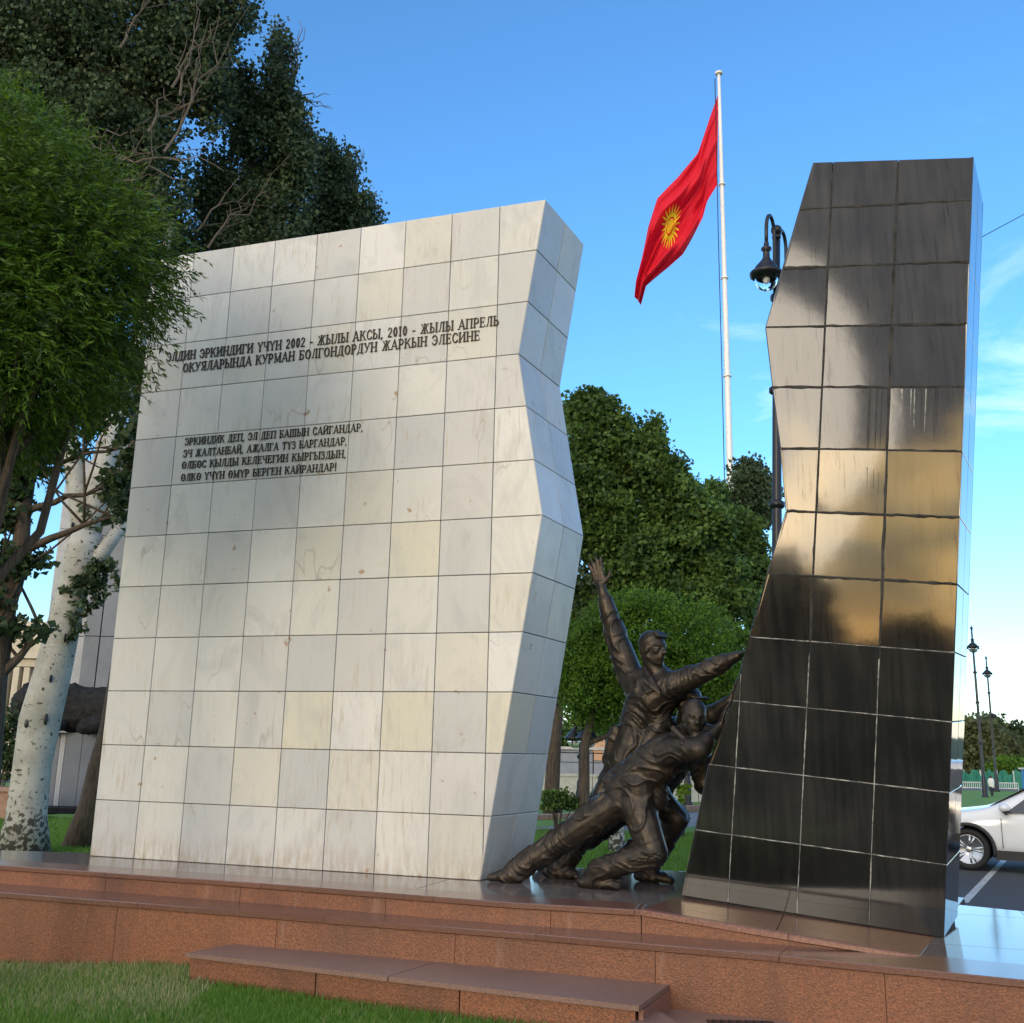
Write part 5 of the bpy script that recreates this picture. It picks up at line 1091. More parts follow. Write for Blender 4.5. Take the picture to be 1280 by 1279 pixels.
for a, b in zip(kb_, kb_[1:]):
    for q in range(3):
        p0_, p1_ = a+(b-a)*(q/3+.004), a+(b-a)*((q+1)/3-.004); o = MB().prism([(*p0_, .06), (*p1_, .06), (*(p1_+(0, .55)), .06), (*(p0_+(0, .55)), .06)], (0, 0, -.2)).obj('kerb_stone', 'kerb_red'); o['kind'] = 'structure'; o.name = 'kerb'
flatw('road', [(-60, 48.2), (13, 48.2), (16, 62), (-60, 62)], -.055, 'asphalt')
# marble kerb blocks along the terrace's rear edge
for i in range(10):
    a_ = Bk+bd*(-2.6+i*.42)+nw[:2]*.02; b_2 = a_+bd*.36; c_2 = b_2+nw[:2]*.12; d_2 = a_+nw[:2]*.12
    o = MB().prism([(*a_, ZU-.01), (*b_2, ZU-.01), (*c_2, ZU-.01), (*d_2, ZU-.01)], (0, 0, -.6)).obj('kerb_stone', 'kerb_white', platform); pobj(o)
# parking area to the right
flatw('parking_lot', [(4.3, 9.3), (60, -8), (90, 40), (30, 44), (8.5, 30.5), (6.5, 20), (5.6, 13)], -.17, 'asphalt')
def mark(a, b_, w, z=-.165):
    a, b_ = np.array(a, float), np.array(b_, float); d = (b_-a)/np.linalg.norm(b_-a); n = np.array([-d[1], d[0]])*w/2
    return struct(MB().prism([(*(a-n), z), (*(b_-n), z), (*(b_+n), z), (*(a+n), z)], (0, 0, -.003)).obj('parking_line', 'paint_white'))
q1, q2 = onz(1205, 1128, -.165)[:2], onz(1240, 1091, -.165)[:2]
mark(q1, q2+(q2-q1)*.6, .11)
for k in (1, 2, 3): mark(q1+np.array([2.6, -1.3])*k, q2+(q2-q1)*.6+np.array([2.6, -1.3])*k, .11)
flatw('lawn', [(8.6, 31), (30, 44.5), (60, 60), (60, 78), (12, 70)], -.12, 'lawn_green')
flatw('path', [(9, 70.5), (60, 79), (60, 110), (9, 100)], -.13, 'path_grey')

# ------------------------------------------------------------------ flag on its tall pole
Yf = 59; fb_ = P(905.5, 340, Yf); ft = P(903, 93, Yf); fz = ft[2]
fp_ = thing('flagpole', 'very tall white tapering flagpole rising behind the trees', 'flagpole', (fb_[0], Yf, -.1))
px_, lx = fb_[0], ft[0]
mb = MB(); zz = np.linspace(0, fz+.1, 9); mb.tube([(0+(lx-px_)*k/8*.0, 0, z) for k, z in enumerate(zz)], list(np.linspace(.27, .10, 9)), 20); mb.obj('pole', 'pole_white', fp_, smooth=True)
mb = MB(); mb.lathe([(.05, -.05), (.24, 0), (.26, .12), (.1, .22), (.02, .3)], (0, 0, fz+.1)); mb.obj('finial', 'pole_white', fp_)
for zc in (6, 12, 18, 24.5, 31, 37.5): MB().lathe([(.30-zc*.003, -.06), (.34-zc*.003, -.03), (.34-zc*.003, .03), (.30-zc*.003, .06)], (0, 0, zc), 20).obj('collar', 'pole_white', fp_, smooth=True)
mb = MB(); mb.tube([(-.28, -.1, fz-.3), (-.34, -.1, fz-12), (-.34, -.1, fz*.55), (-.40, -.1, 6)], .03, 5); mb.obj('halyard', 'lamp_black', fp_)
# flag: surface through the edges seen in the photograph, rippled in depth
top = [(898, 117), (886, 150), (872, 192), (848, 222), (822, 248), (810, 283), (802, 322), (795, 352), (793.5, 371)]
bot = [(896.5, 231), (884, 252), (879, 272), (866, 296), (853, 318), (834, 336), (818, 349), (808, 357), (801, 381)]
def interp(pts, t):
    t = t*(len(pts)-1); i = min(int(t), len(pts)-2); f = t-i; return np.array(pts[i])*(1-f)+np.array(pts[i+1])*f
nu, nv = 90, 40; vs = []; uv = []; fs = []
for i in range(nu+1):
    for j in range(nv+1):
        u, w = i/nu, j/nv; a = interp(top, u); b_ = interp(bot, u); q = a*(1-w)+b_*w
        dep = (.55*math.sin(w*9+u*6.5)+.35*math.sin(w*21+u*11+1)+.22*math.sin(w*37-u*7+mnoise.noise(Vector((u*4, w*4, 0)))*3))*min(1, .15+u*2.2)*.75+u*1.2
        q = q+np.array([.9*math.sin(w*21+u*11), 1.0*math.sin(w*9+u*13)])*min(1, u*3)*.6
        vs.append(P(q[0], q[1], Yf+dep)); uv.append((u, w))
for i in range(nu):
    for j in range(nv): a = i*(nv+1)+j; fs.append((a, a+1, a+nv+2, a+nv+1))
fm_ = mat('flag_red', (.80, .007, .03), rough=.75); tn, bb = nodes_of(fm_); lk = tn.links
def mnode(op, a, b=None, c=None):
    n = tn.nodes.new('ShaderNodeMath'); n.operation = op
    for k, v in enumerate((a, b, c)):
        if v is None: continue
        if isinstance(v, (int, float)): n.inputs[k].default_value = v
        else: lk.new(v, n.inputs[k])
    return n.outputs[0]
uvn = tn.nodes.new('ShaderNodeUVMap'); uvn.uv_map = 'UVMap'; sx = tn.nodes.new('ShaderNodeSeparateXYZ'); lk.new(uvn.outputs[0], sx.inputs[0])
fu, fv_ = mnode('SUBTRACT', sx.outputs['X'], .5), mnode('SUBTRACT', sx.outputs['Y'], .5)
dx = mnode('ADD', mnode('MULTIPLY', fu, -2.9), mnode('MULTIPLY', fv_, 1.2)); dy = mnode('ADD', mnode('MULTIPLY', fu, 2.475), mnode('MULTIPLY', fv_, .716))
r_ = mnode('SQRT', mnode('ADD', mnode('MULTIPLY', dx, dx), mnode('MULTIPLY', dy, dy))); ang = mnode('ARCTAN2', dy, dx)
rays = mnode('GREATER_THAN', mnode('SINE', mnode('MULTIPLY', ang, 20)), mnode('MULTIPLY', mnode('SUBTRACT', r_, .22), 9.0))
ring = mnode('LESS_THAN', r_, .33); disc = mnode('LESS_THAN', r_, .19); gap = mnode('MULTIPLY', mnode('GREATER_THAN', r_, .11), mnode('LESS_THAN', r_, .135))
tund = mnode('MULTIPLY', mnode('LESS_THAN', r_, .11), mnode('LESS_THAN', mnode('ABSOLUTE', mnode('SUBTRACT', mnode('ABSOLUTE', mnode('SINE', mnode('MULTIPLY', mnode('ADD', dx, dy), 40))), .5)), .14))
mask = mnode('MULTIPLY', mnode('MAXIMUM', disc, mnode('MULTIPLY', rays, ring)), mnode('SUBTRACT', 1, mnode('MAXIMUM', gap, tund)))
mxf = tn.nodes.new('ShaderNodeMix'); mxf.data_type = 'RGBA'; mxf.inputs['A'].default_value = (.80, .007, .03, 1); mxf.inputs['B'].default_value = (.95, .72, .02, 1); lk.new(mask, mxf.inputs['Factor']); lk.new(mxf.outputs['Result'], bb.inputs['Base Color'])
trn = tn.nodes.new('ShaderNodeBsdfTranslucent'); lk.new(mxf.outputs['Result'], trn.inputs['Color']); msx = tn.nodes.new('ShaderNodeMixShader'); msx.inputs[0].default_value = .35; lk.new(bb.outputs[0], msx.inputs[1]); lk.new(trn.outputs[0], msx.inputs[2]); lk.new(msx.outputs[0], tn.nodes['Material Output'].inputs[0])
f0 = P(898, 117, Yf); fo = mesh_obj('flag', [np.array(v)-f0 for v in vs], fs, 'flag_red', smooth=True, loc=f0)
ul = fo.data.uv_layers.new(name='UVMap'); co = np.array([uv[l.vertex_index] for l in fo.data.loops]); ul.data.foreach_set('uv', co.reshape(-1))
tag(fo, 'huge red flag with a yellow rayed sun drooping from the tall white pole', 'flag')

# ------------------------------------------------------------------ street lamps
def street_lamp(base, H, arms_dir, label, R_=.30, group='ornamental street lamps', pr=.075, camera_box=False):
    t = thing('street_lamp', label, 'street lamp', base, 0, group); a = np.array([*arms_dir, 0.]); a /= np.linalg.norm(a)
    MB().lathe([(pr*2.6, 0), (pr*2.6, .12), (pr*1.9, .2), (pr*1.9, .9), (pr*1.5, 1.0), (pr*1.5, 1.15), (pr, 1.25), (pr*.95, H*.5), (pr*.8, H*.78), (pr*.6, H-.1)], sides=14).obj('pole', 'lamp_black', t, smooth=True)
    for z in (H*.32, H*.56, H*.74): MB().lathe([(pr, -.06), (pr*1.5, -.03), (pr*1.5, .03), (pr, .06)], (0, 0, z), 14).obj('collar', 'lamp_black', t, smooth=True)
    MB().lathe([(pr*.5, -.06), (pr*.9, -.03), (pr*.9, 0), (pr*.5, .02)], (0, 0, H-.02), 12).obj('collar', 'lamp_black', t); MB().sphere((0, 0, H+.08), .085, 12, 8).obj('finial', 'lamp_black', t, smooth=True)
    for s in (-1, 1):
        arm = [a*s*.05+Z3*(H-1.1)]+[a*s*(.05+.13*(1-math.cos(math.radians(k)))*0+.06*(k/180)*2.2) +Z3*(H-1.1+1.1*min(1, k/80)) for k in (30, 60)]
        arc_ = [a*s*(.26-.17*math.cos(math.radians(k)))+Z3*(H-.08+.27*math.sin(math.radians(k))) for k in range(0, 181, 20)]
        ap = [a*s*.06+Z3*(H-1.0), a*s*.08+Z3*(H-.5)]+arc_+[a*s*.43+Z3*(H-.42)]
        MB().tube(ap, .028, 8).obj('arm', 'lamp_black', t, smooth=True)
        c = a*s*.43+Z3*(H-.42-.54*R_/.30); q = R_/.30
        sh = MB().lathe([(.03*q, .56), (.05*q, .50), (.04*q, .47), (.09*q, .44), (.10*q, .41), (.06*q, .38), (.065*q, .28), (.10*q, .23), (.20*q, .13), (.225*q, .08), (.30*q, .03), (.30*q, -.01), (.23*q, -.05), (.20*q, -.04)], c, 22).obj('lamp_shade', 'lamp_black', t, smooth=True)
        MB().lathe([(.215*q, -.04), (.21*q, -.09), (.18*q, -.16), (.12*q, -.215), (.05*q, -.24), (.005, -.245)], c, 20).obj('globe', 'clear_globe', t, smooth=True)
        MB().lathe([(.05, -.02), (.055, -.09), (.03, -.13), (.01, -.14)], c, 10).obj('bulb', 'rail_white', t)
    if camera_box: MB().box((.08, -.1, H*.55), (.30, .1, H*.55+.28)).obj('camera_box', 'lamp_black', t)
    return t
YL = 14.2
pb, ptp = P(967, 760, YL), P(970.5, 290, YL)
tall_ = street_lamp((ptp[0]-.036*(ptp[2]+.1), YL, -.1), ptp[2]+.1-.05, (.56, .83), 'tall black double-armed lamp with a clear glass globe left of the black slab', .24)
tall_.rotation_euler = (0, .036, 0)
for (xt, yt, xb, Yl, lab, cb) in ((1215, 786, 1231, 58, 'left of the two distant lamp posts beyond the parked car', False), (1233, 823, 1247, 72, 'right of the two distant lamp posts, with a small box on its pole', True)):
    p = P(xt, yt, Yl); street_lamp((P(xb, 1000, Yl)[0]*.5+p[0]*.5, Yl, -.15), p[2]+.1, (.42, .9), lab, .34, 'ornamental street lamps', .075, cb)
p = P(727, 876, 27); street_lamp((p[0], 27, -.1), p[2]+.1, (.3, -1), 'slim black lamp post between the clipped tree trunks behind the statues', .3)
p = P(840, 900, 40); street_lamp((P(858, 900, 40)[0], 40, -.1), P(858, 880, 40)[2], (.3, -1), 'far lamp post seen beneath the cap statue elbow', .3)

# overhead wire
wa, wb2 = P(968, 435.5, YL), P(1420, 193, 26); w_ = MB(); w_.tube([wa+(wb2-wa)*i/16 for i in range(17)], .010, 5); tag(w_.obj('overhead_wire', 'lamp_black'), 'thin black overhead wire crossing the sky right of the black slab', 'wire')

# ------------------------------------------------------------------ low wall, railing and far walls behind the statues
wl = thing('low_wall', 'long low white retaining wall with a railing across the park behind the statues', 'wall', (0, 44, -.1))
for i in range(14):
    x = -14+i*2.2; MB().box((x, 0, 0), (x+2.17, .3, .95)).obj('wall_panel', 'wall_white', wl); MB().box((x, -.05, .955), (x+2.18, .35, 1.05)).obj('coping', 'wall_white', wl)
    MB().box((x, .1, 1.05), (x+.05, .15, 1.95)).obj('post', 'lamp_black', wl)
    mb = MB(); mb.box((x+.055, .11, 1.88), (x+2.195, .14, 1.92)); mb.box((x+.055, .11, 1.5), (x+2.195, .14, 1.53)); mb.obj('rail', 'lamp_black', wl)
hw = thing('pavilion', 'low pale kiosk with an orange front far behind the statues', 'building', (2.2, 66, -.1))
MB().box((-7, 0, 0), (7, 4, 2.1)).obj('wall', 'panel_pale', hw); MB().box((3.2, -.1, 1.5), (6.2, -.02, 2.9)).obj('sign_board', 'orange_wall', hw); MB().box((-7.2, -.2, 2.13), (7.2, 4.2, 2.3)).obj('roof', 'wall_white', hw)

# ------------------------------------------------------------------ left background: pylon monument, sculpture, facade
Yp = 31; gb = P(100, 1000, Yp); zg = -.1
py = thing('pylon_monument', 'tall grey panelled pylon standing behind the dark stone sculpture', 'monument', (P(110, 990, Yp)[0], Yp, zg))
def lx_(x, y=900): return P(x, y, Yp)[0]-py.location[0]
def lz_(x, y): return P(x, y, Yp)[2]-zg
hh = [0, 1.9]+[1.9+1.55*k for k in range(1, 7)]
for i in range(len(hh)-1):
    for xa, xb in ((75, 92), (92.6, 113), (113.6, 136), (136.6, 175)):
        a_, b_ = lx_(xa), lx_(xb)
        MB().box((a_+.012, .0+(.15 if xa < 92 else (.1 if xa > 120 else 0)), hh[i]+.012), (b_-.012, .3+1.4, hh[i+1]-.012)).obj('panel', 'panel_grey' if xa > 92 else 'panel_pale', py)
MB().box((lx_(75)+.05, .3, 0), (lx_(175)-.05, 1.6, hh[-1]-.05)).obj('core', 'plastic_black', py)
pl2 = thing('tall_slab_tower', 'narrow pale concrete tower seen between the poplar limbs', 'tower', (P(72, 990, 45)[0], 45, -.1))
xa, xb = P(57, 800, 45)[0]-pl2.location[0], P(100, 800, 45)[0]-pl2.location[0]
for k in range(9): MB().box((xa, 0, k*1.6), (xb, 1.6, k*1.6+1.58)).obj('wall_panel', 'panel_pale', pl2)
pd_ = thing('sculpture_plinth', 'grey panelled plinth carrying the dark stone sculpture', 'plinth', (P(95, 990, 29)[0], 29, -.1))
f = lambda x: P(x, 950, 29)[0]-pd_.location[0]
for xa, xb, mm in ((60, 72, 'panel_grey'), (72.6, 79, 'panel_pale'), (79.6, 100, 'panel_grey'), (100.6, 122, 'panel_grey'), (122.6, 150, 'panel_pale')):
    MB().box((f(xa), 0, .18), (f(xb), 1.6, P(95, 916, 29)[2]+.1)).obj('panel', mm, pd_)
MB().box((f(40), -.7, 0), (f(160), 2.2, .17)).obj('base', 'dark_stone', pd_)
# sculpture: a lying beast, head to the left
sb = P(80, 915, 28.6); scz = (np.linalg.norm(sb-O)/FPX)
sc = thing('stone_sculpture', 'dark rough stone sculpture of a lying beast on a grey plinth behind the white poplar', 'sculpture', sb)
B = Body(); q = lambda x, y, dy=0: P(x, y, 28.6+dy)
def sx_(n): return n*scz
B.cap(q(150, 888, .6), q(95, 888, .6), sx_(27), sx_(26)); B.cap(q(95, 885, .6), q(60, 884, .5), sx_(26), sx_(24)); B.cap(q(62, 880, .4), q(34, 878, .2), sx_(18), sx_(17)); B.cap(q(34, 880, .2), q(22, 900, .1), sx_(13), sx_(8)); B.cap(q(22, 885, .1), q(19, 905, .1), sx_(8), sx_(5))
B.ell(q(93, 862, .5), (sx_(7), .2, sx_(8))); B.ell(q(34, 862, .2), (sx_(6), .15, sx_(8))); B.ell(q(70, 868, .2), (sx_(12), .3, sx_(10))); B.cap(q(75, 905, .1), q(50, 910, .0), sx_(9), sx_(7)); B.cap(q(125, 905, .1), q(105, 910, .0), sx_(11), sx_(8)); B.cap(q(40, 905, .3), q(25, 912, .2), sx_(7), sx_(5))
B.build('body', np.array(sb), sc, voxel=.035, folds=.02, m='dark_stone', smooth=2)
# cream facade
fc = thing('columned_building', 'cream stone building with tall pilasters and a cornice at the far left', 'building', (P(20, 960, 62)[0], 62, -.1))
f = lambda x: P(x, 870, 62)[0]-fc.location[0]; z = lambda y: P(20, y, 62)[2]+.1
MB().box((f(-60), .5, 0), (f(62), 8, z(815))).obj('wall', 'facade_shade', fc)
MB().box((f(-60), -.3, z(823)), (f(63), .5, z(812))).obj('cornice', 'facade_cream', fc); MB().box((f(-60), .0, z(833)), (f(62), .5, z(824))).obj('frieze', 'facade_cream', fc); MB().box((f(-60), -.2, z(812)+.02), (f(58), 7, z(797))).obj('attic', 'facade_cream', fc); MB().box((f(-60), .6, z(796)), (f(48), 6, z(775))).obj('roof_storey', 'facade_cream', fc)
for k in range(9):
    xx = f(-52+k*13); MB().box((xx, -.05, 0), (xx+.32*1.1, .5, z(834))).obj('pilaster', 'facade_cream', fc)
    wv = MB(); wv.box((xx+.42, .40, z(900)), (xx+.60, .48, z(848))); wv.obj('window', 'window_glass', fc)
bench = thing('garden_ledge', 'low red granite garden ledge at the left behind the lawn', 'ledge', (P(20, 996, 25)[0], 25, -.1))
MB().box((-6, 0, 0), (.35, .6, P(20, 990, 25)[2]+.1)).obj('wall', 'kerb_red', bench); MB().box((-6.05, -.08, P(20, 990, 25)[2]+.105), (.40, .68, P(20, 984, 25)[2]+.1)).obj('coping', 'step_granite', bench)
for lab, x, Yv in (('small pale blue parked car far behind the poplar at the left border', 12, 50),):
    p = P(x, 965, Yv)
# ------------------------------------------------------------------ right background
nf = thing('net_fence', 'green netting fence stretched between posts across the square', 'fence', (P(1240, 985, 78)[0], 78, -.1))
f = lambda x: P(x, 970, 78)[0]-nf.location[0]; z = lambda y: P(1240, y, 78)[2]+.1
vs = []; fs = []; n = 60
for i in range(n+1):
    x = f(1180)+(f(1330)-f(1180))*i/n; sag = .18*math.sin(i*.9)+.1*math.sin(i*2.3); vs += [(x, .15*math.sin(i*1.3), .1), (x, .1*math.sin(i*1.1), z(965)+sag)]
for i in range(n): fs.append((2*i, 2*i+2, 2*i+3, 2*i+1))
mesh_obj('netting', vs, fs, 'net_green', nf)
for i in range(8): x = f(1185)+i*(f(1330)-f(1185))/7; MB().tube([(x, .1, 0), (x, .1, z(963))], .05, 6).obj('post', 'rail_white', nf)
for k, (xa, xb) in enumerate(((1203, 1226), (1250, 1272))):
    rf = thing('crowd_barrier', ['white tubular crowd barrier standing between the black slab and first distant lamp', 'white tubular crowd barrier right of the walking person'][k], 'barrier', (P((xa+xb)/2, 985, 74)[0], 74, -.1), 0, 'white crowd barriers')
    w = (xb-xa)*74/1282*1.05/2; hb = P(1220, 978, 74)[2]+.1
    mb = MB(); mb.tube([(-w, 0, hb), (w, 0, hb)], .035, 6); mb.tube([(-w, 0, .15), (w, 0, .15)], .035, 6); mb.obj('frame', 'rail_white', rf)
    for i in range(11): x = -w+2*w*i/10; MB().tube([(x, 0, 0 if i in (0, 10) else .15), (x, 0, hb)], .025, 5).obj('bar', 'rail_white', rf)
kb = thing('blue_booth', 'blue metal booth at the right edge behind the white car', 'booth', (P(1284, 985, 60)[0]+1.0, 60, -.1)); zt = P(1277, 962, 60)[2]+.1
MB().box((-.4, 0, 0), (1.6, 1.8, zt)).obj('wall', 'box_blue', kb); MB().box((-.5, -.1, zt+.004), (1.7, 1.9, zt+.1)).obj('roof', 'rail_white', kb); MB().box((.3, -.03, 0), (1.1, -.004, zt*.8)).obj('door', 'panel_pale', kb)
# person walking far away
pp = P(1241, 1003, 60); pp[2] = -.12
pr = thing('person', 'distant person in a white top and dark trousers walking past the lamp post', 'person', pp); zt = P(1241, 971, 60)[2]-pp[2]; s_ = zt/1.75
B = Body(); o_ = pp; q = lambda x, y, z: o_+np.array([x, y, z])*s_
B.cap(q(0, 0, .95), q(0, 0, 1.35), .14, .17, .7, (0, 1, 0)); B.cap(q(0, 0, 1.40), q(0, 0, 1.56), .06, .055); B.ell(q(0, 0, 1.64), (.08, .10, .115))
for k in (-1, 1):
    B.cap(q(k*.17, 0, 1.38), q(k*.22, .02, 1.12), .05, .042); B.cap(q(k*.22, .02, 1.12), q(k*.2, -.08, .88), .04, .03); B.cap(q(k*.09, 0, .92), q(k*.09, k*.14, .5), .09, .06); B.cap(q(k*.09, k*.14, .5), q(k*.09, k*.22, .08), .055, .04); B.cap(q(k*.09, k*.22+.02, .05), q(k*.09, k*.22-.16, .04), .045, .035)
    B.cap(q(k*.2, -.08, .86), q(k*.2, -.1, .78), .035, .02)
B.build('body', pp, pr, voxel=.03, folds=0, m='skin', smooth=1)
B = Body(); B.cap(q(0, 0, .95), q(0, 0, 1.38), .165, .185, .75, (0, 1, 0)); [B.cap(q(k*.17, 0, 1.38), q(k*.215, .015, 1.2), .07, .06) for k in (-1, 1)]; B.build('shirt', pp, pr, voxel=.03, folds=0, m='cloth_white', smooth=1)
B = Body(); B.cap(q(-.05, 0, .93), q(.05, 0, .93), .13, .13, .8, (0, 1, 0)); [(B.cap(q(k*.09, 0, .92), q(k*.09, k*.14, .5), .105, .08), B.cap(q(k*.09, k*.14, .5), q(k*.09, k*.21, .1), .075, .06)) for k in (-1, 1)]; B.build('trousers', pp, pr, voxel=.03, folds=0, m='cloth_dark', smooth=1)
B = Body(); B.ell(q(0, .02, 1.68), (.09, .11, .10)); B.build('hair', pp, pr, voxel=.03, folds=0, m='cloth_dark', smooth=1)

# ------------------------------------------------------------------ cars
def car(base, heading, label, paint, L_=4.7, Wd=1.88, H_=1.70):
    """x along the car with the nose at -x, y across, near side at -y"""
    t = thing('parked_car', label, 'car', base, heading)
    # stations along the car: x, half width factor, lower z, shoulder z, roof z (None = no cabin), roof half width
    st = [(-2.30, .62, .45, .72, .78), (-2.22, .80, .30, .86, .94), (-2.0, .93, .24, .92, 1.00), (-1.55, .985, .24, .96, 1.06), (-1.15, 1.0, .24, .98, 1.12), (-.95, 1.0, .24, 1.00, 1.16), (-.4, 1.0, .24, 1.00, 1.47), (-.05, 1.0, .24, 1.0, 1.62), (.5, 1.0, .24, 1.01, 1.69), (1.1, 1.0, .24, 1.03, 1.68), (1.7, .99, .24, 1.06, 1.60), (2.05, .96, .26, 1.07, 1.42), (2.28, .90, .32, 1.02, 1.10), (2.36, .80, .42, .80, .84)]
    hw = Wd/2; vs = []; m_ = 16
    for (x, wf, zl, zs, zr) in st:
        w = hw*wf; rw_ = w*.72 if zr > 1.2 else w*.86
        half = [(0, zl), (w*.80, zl), (w*.96, zl+.10), (w*1.0, zl+.32), (w*.985, zs-.12), (w*.95, zs), (rw_*1.02, zr-.12 if zr-zs > .2 else zr-.04), (rw_*.88, zr-.02), (0, zr+.02)]
        ring = [(-a, b) for a, b in half]+[(a, b) for a, b in half[-2:0:-1]]; m_ = len(ring); vs += [(x, a, b) for a, b in ring]
    fs = []
    for i in range(len(st)-1):
        for j in range(m_): a = i*m_+j; b = i*m_+(j+1) % m_; fs.append((a, b, b+m_, a+m_)[::-1])
    fs.append(tuple(range(m_))); fs.append(tuple((len(st)-1)*m_+j for j in range(m_))[::-1])
    body = mesh_obj('body', vs, fs, paint, t, True); sb_ = body.modifiers.new('sub', 'SUBSURF'); sb_.levels = 2; sb_.render_levels = 2
    for xw in (-1.38, 1.32):
        cb = MB(); cb.tube([(xw, -1.1, .37), (xw, 1.1, .37)], .42, 28); co_ = cb.obj('wheel_well', 'rubber', None); co_.hide_render = True
        bo = body.modifiers.new('well', 'BOOLEAN'); bo.object = co_; bo.operation = 'DIFFERENCE'
        bpy.context.view_layer.update()
        co_.parent = t
    dg = bpy.context.evaluated_depsgraph_get(); nm = bpy.data.meshes.new_from_object(body.evaluated_get(dg)); body.modifiers.clear(); body.data = nm
    for o in [c for c in bpy.data.objects if c.name.startswith('wheel_well')]: bpy.data.objects.remove(o)
    for s in (-1, 1):
        y0 = s*hw
        MB().add(*grid_panel([( -.72, 1.035), (1.55, 1.10), (1.25, 1.50), (.2, 1.56), (-.18, 1.45)], lambda x, z: s*(hw*.965-(z-1.0)*.42+.012), s)).obj('window', 'window_glass', t, smooth=False)
        MB().box((-.02, min(y0*.955, y0*1.0)-0.0, 1.05), (.03, max(y0*.955, y0*.985), 1.10)).obj('pillar', 'plastic_black', t)
        mb = MB(); mb.sphere((-.72, y0*1.10, 1.13), (.10, .14, .085), 12, 8); mb.obj('mirror', paint, t, True)
        mb = MB(); mb.tube([(-.70, y0*.95, 1.03), (-.72, y0*1.05, 1.07)], .035, 8); mb.sphere((-.70, y0*1.09, 1.075), (.085, .125, .04), 10, 6); mb.obj('mirror_arm', 'plastic_black', t, True)
        mb = MB(); mb.box((-.92, min(y0*.98, y0*1.018), .22), (.90, max(y0*.98, y0*1.018), .38)); mb.obj('sill', 'plastic_black', t)
        for zz_ in (.80,):
            for xh in (.18, 1.1): MB().box((xh, min(y0*.99, y0*1.025), .92), (xh+.2, max(y0*.99, y0*1.025), .95)).obj('door_handle', paint, t)
        for xs in (-.80, .42, 1.25): MB().box((xs, min(y0*.95, y0*1.0045), .42), (xs+.008, max(y0*.95, y0*1.0045), .94)).obj('door_seam', 'rubber', t)
        MB().sphere((-2.03, s*hw*.80, .83), (.22, .14, .10), 12, 8).obj('headlight', 'window_glass', t, True)
        for xw in (-1.38, 1.32):
            ar = [(xw+.445*math.cos(a), y0*1.008, .37+.445*math.sin(a)) for a in np.linspace(-.25, math.pi+.25, 20)]; MB().tube(ar, .035, 8).obj('wheel_arch', 'plastic_black', t, True)
            wh = bpy.data.objects.new('wheel', None); C.objects.link(wh); wh.parent = t; wh.location = (xw, s*(hw-.12), .37); wh.rotation_euler = (math.pi/2*(1 if s < 0 else -1), 0, 0)
            MB().lathe([(.25, -.10), (.33, -.11), (.365, -.08), (.37, 0), (.365, .08), (.33, .11), (.255, .10), (.25, .06)], sides=32).obj('tyre', 'rubber', wh, True)
            rim = MB(); rim.lathe([(.255, .085), (.262, .10), (.248, .102), (.235, .07), (.235, -.05)], sides=32); rim.obj('rim', 'alloy', wh, True)
            sp_ = MB()
            for k in range(10):
                a = 2*math.pi*(k//2)/5+(.17 if k % 2 else -.17)
                a2 = 2*math.pi*(k//2)/5+(.10 if k % 2 else -.10)
                p0_ = np.array([.05*math.cos(a2), .05*math.sin(a2), .07]); p1_ = np.array([.245*math.cos(a), .245*math.sin(a), .085]); sp_.tube([p0_, (p0_+p1_)/2+Z3*.004, p1_], [.026, .02, .024], 6)
            sp_.lathe([(.06, .04), (.065, .085), (.04, .095)], sides=14); sp_.obj('spokes', 'alloy', wh, True)
            MB().lathe([(.235, -.03), (.235, -.02)], sides=24).obj('brake_disc', 'plastic_black', wh)
    # windscreen and grille
    w = hw*.70; MB().add([(-.98, -w*1.05, 1.155), (-.98, w*1.05, 1.155), (-.12, w*.90, 1.615), (-.12, -w*.90, 1.615), (-1.0, -w*1.05, 1.14), (-1.0, w*1.05, 1.14)], [(0, 3, 2, 1)]).obj('windscreen', 'window_glass', t)
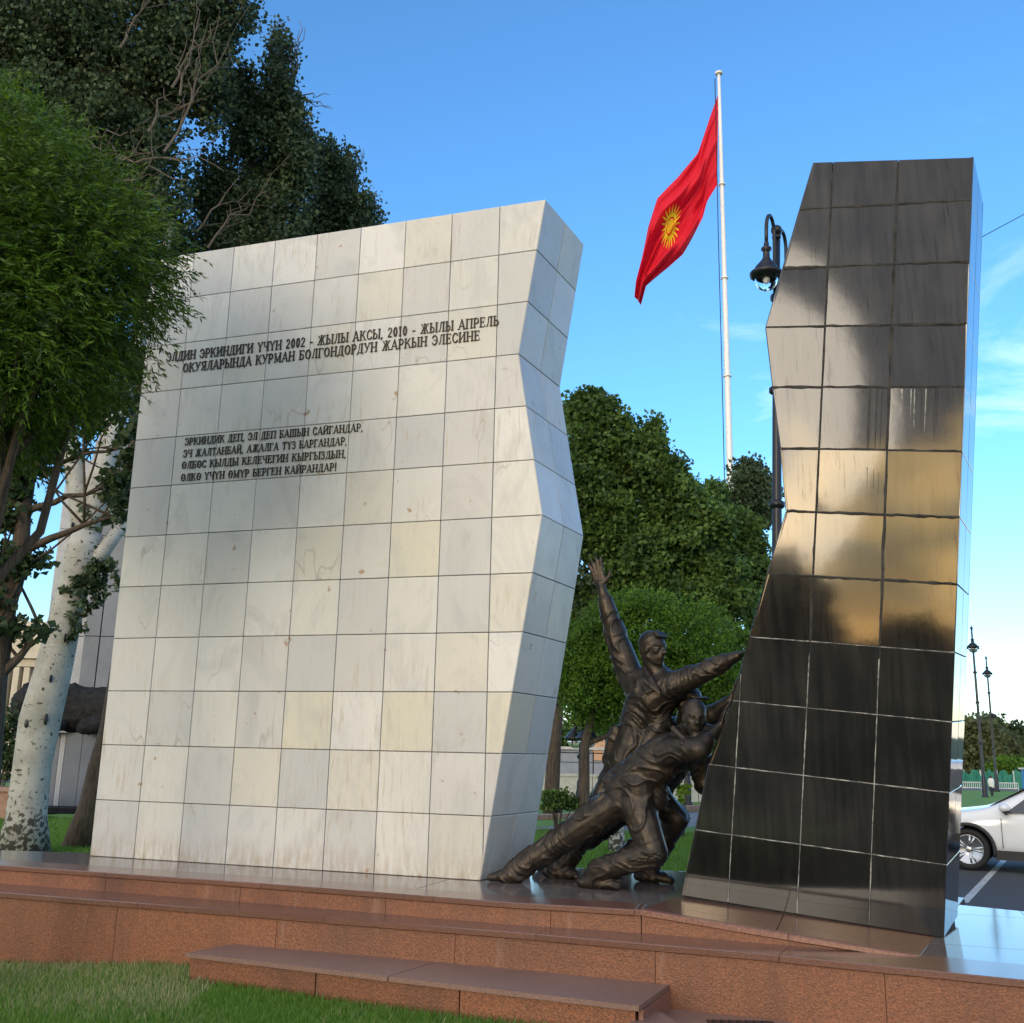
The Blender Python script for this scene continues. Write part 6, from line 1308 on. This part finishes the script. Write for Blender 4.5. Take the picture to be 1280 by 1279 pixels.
    MB().box((-2.33, -.5, .50), (-2.22, .5, .74)).obj('grille', 'plastic_black', t); MB().box((-2.345, -.24, .40), (-2.32, .24, .50)).obj('number_plate', 'wall_white', t)
    return t
def grid_panel(poly, yf, s):
    vs = [(x, yf(x, z), z) for x, z in poly]+[(x, yf(x, z)-s*.02, z) for x, z in poly]; n = len(poly)
    f = [tuple(range(n)), tuple(range(2*n-1, n-1, -1))]
    return vs, f
w0 = onz(1213, 1088, -.17); hd = math.atan2(-.47, .88); cs = np.array([math.cos(hd), math.sin(hd)]); cn = np.array([-cs[1], cs[0]])
cpos = w0[:2]+cs*1.38+cn*.88
car((*cpos, -.17), hd, 'white SUV parked at the right edge behind the black slab', 'car_white')
p = onz(1222, 1012, -.17)
car((p[0]+1.0, 32, -.17), math.radians(-60), 'dark blue car parked beyond the white SUV, only its roof showing', 'car_dark', H_=1.4)
# ------------------------------------------------------------------ behind the photographer: park trees against the evening sky
def _refl(px, py, dist):
    d = ray(px, py); d = d-2*np.dot(d, BN)*BN; p = onpl(px, py, P0, BN)+d*dist; return p
_t1, _t2 = _refl(978, 745, 42), _refl(1150, 770, 60)
for i, (x, y, h, r, lab) in enumerate(((float(_t1[0]), float(_t1[1]), 6.9, 1.7, 'park tree nearest behind the camera'), (float(_t2[0]), float(_t2[1]), 4.0, 2.4, 'low park tree far behind the camera'), (-33, -40, 9, 4.2, 'broad park tree behind the camera, left one'), (7, -50, 7, 3.6, 'park tree straight behind the camera'), (-44, -36, 10, 5, 'park tree furthest left behind the camera'), (14, -48, 8, 4.2, 'park tree behind the camera on the right'), (30, -40, 9, 4.5, 'park tree furthest right behind the camera'))):
    tree('park_tree', lab, (x, y, -.1), [(x, y, -.2), (x, y, h*.3), (x+.2, y, h*.6), (x, y, h*.8)], [.3, .25, .18, .08], [((x, y, h*.65), (r, r, h*.33)), ((x+r*.4, y, h*.5), (r*.7, r*.7, h*.22)), ((x-r*.4, y, h*.55), (r*.7, r*.7, h*.25))], 'leaf_mid', 5000, .4, 'bark_brown', rng, 'park trees behind the camera', .8, .8, 40, .5, .3, 4, 0)
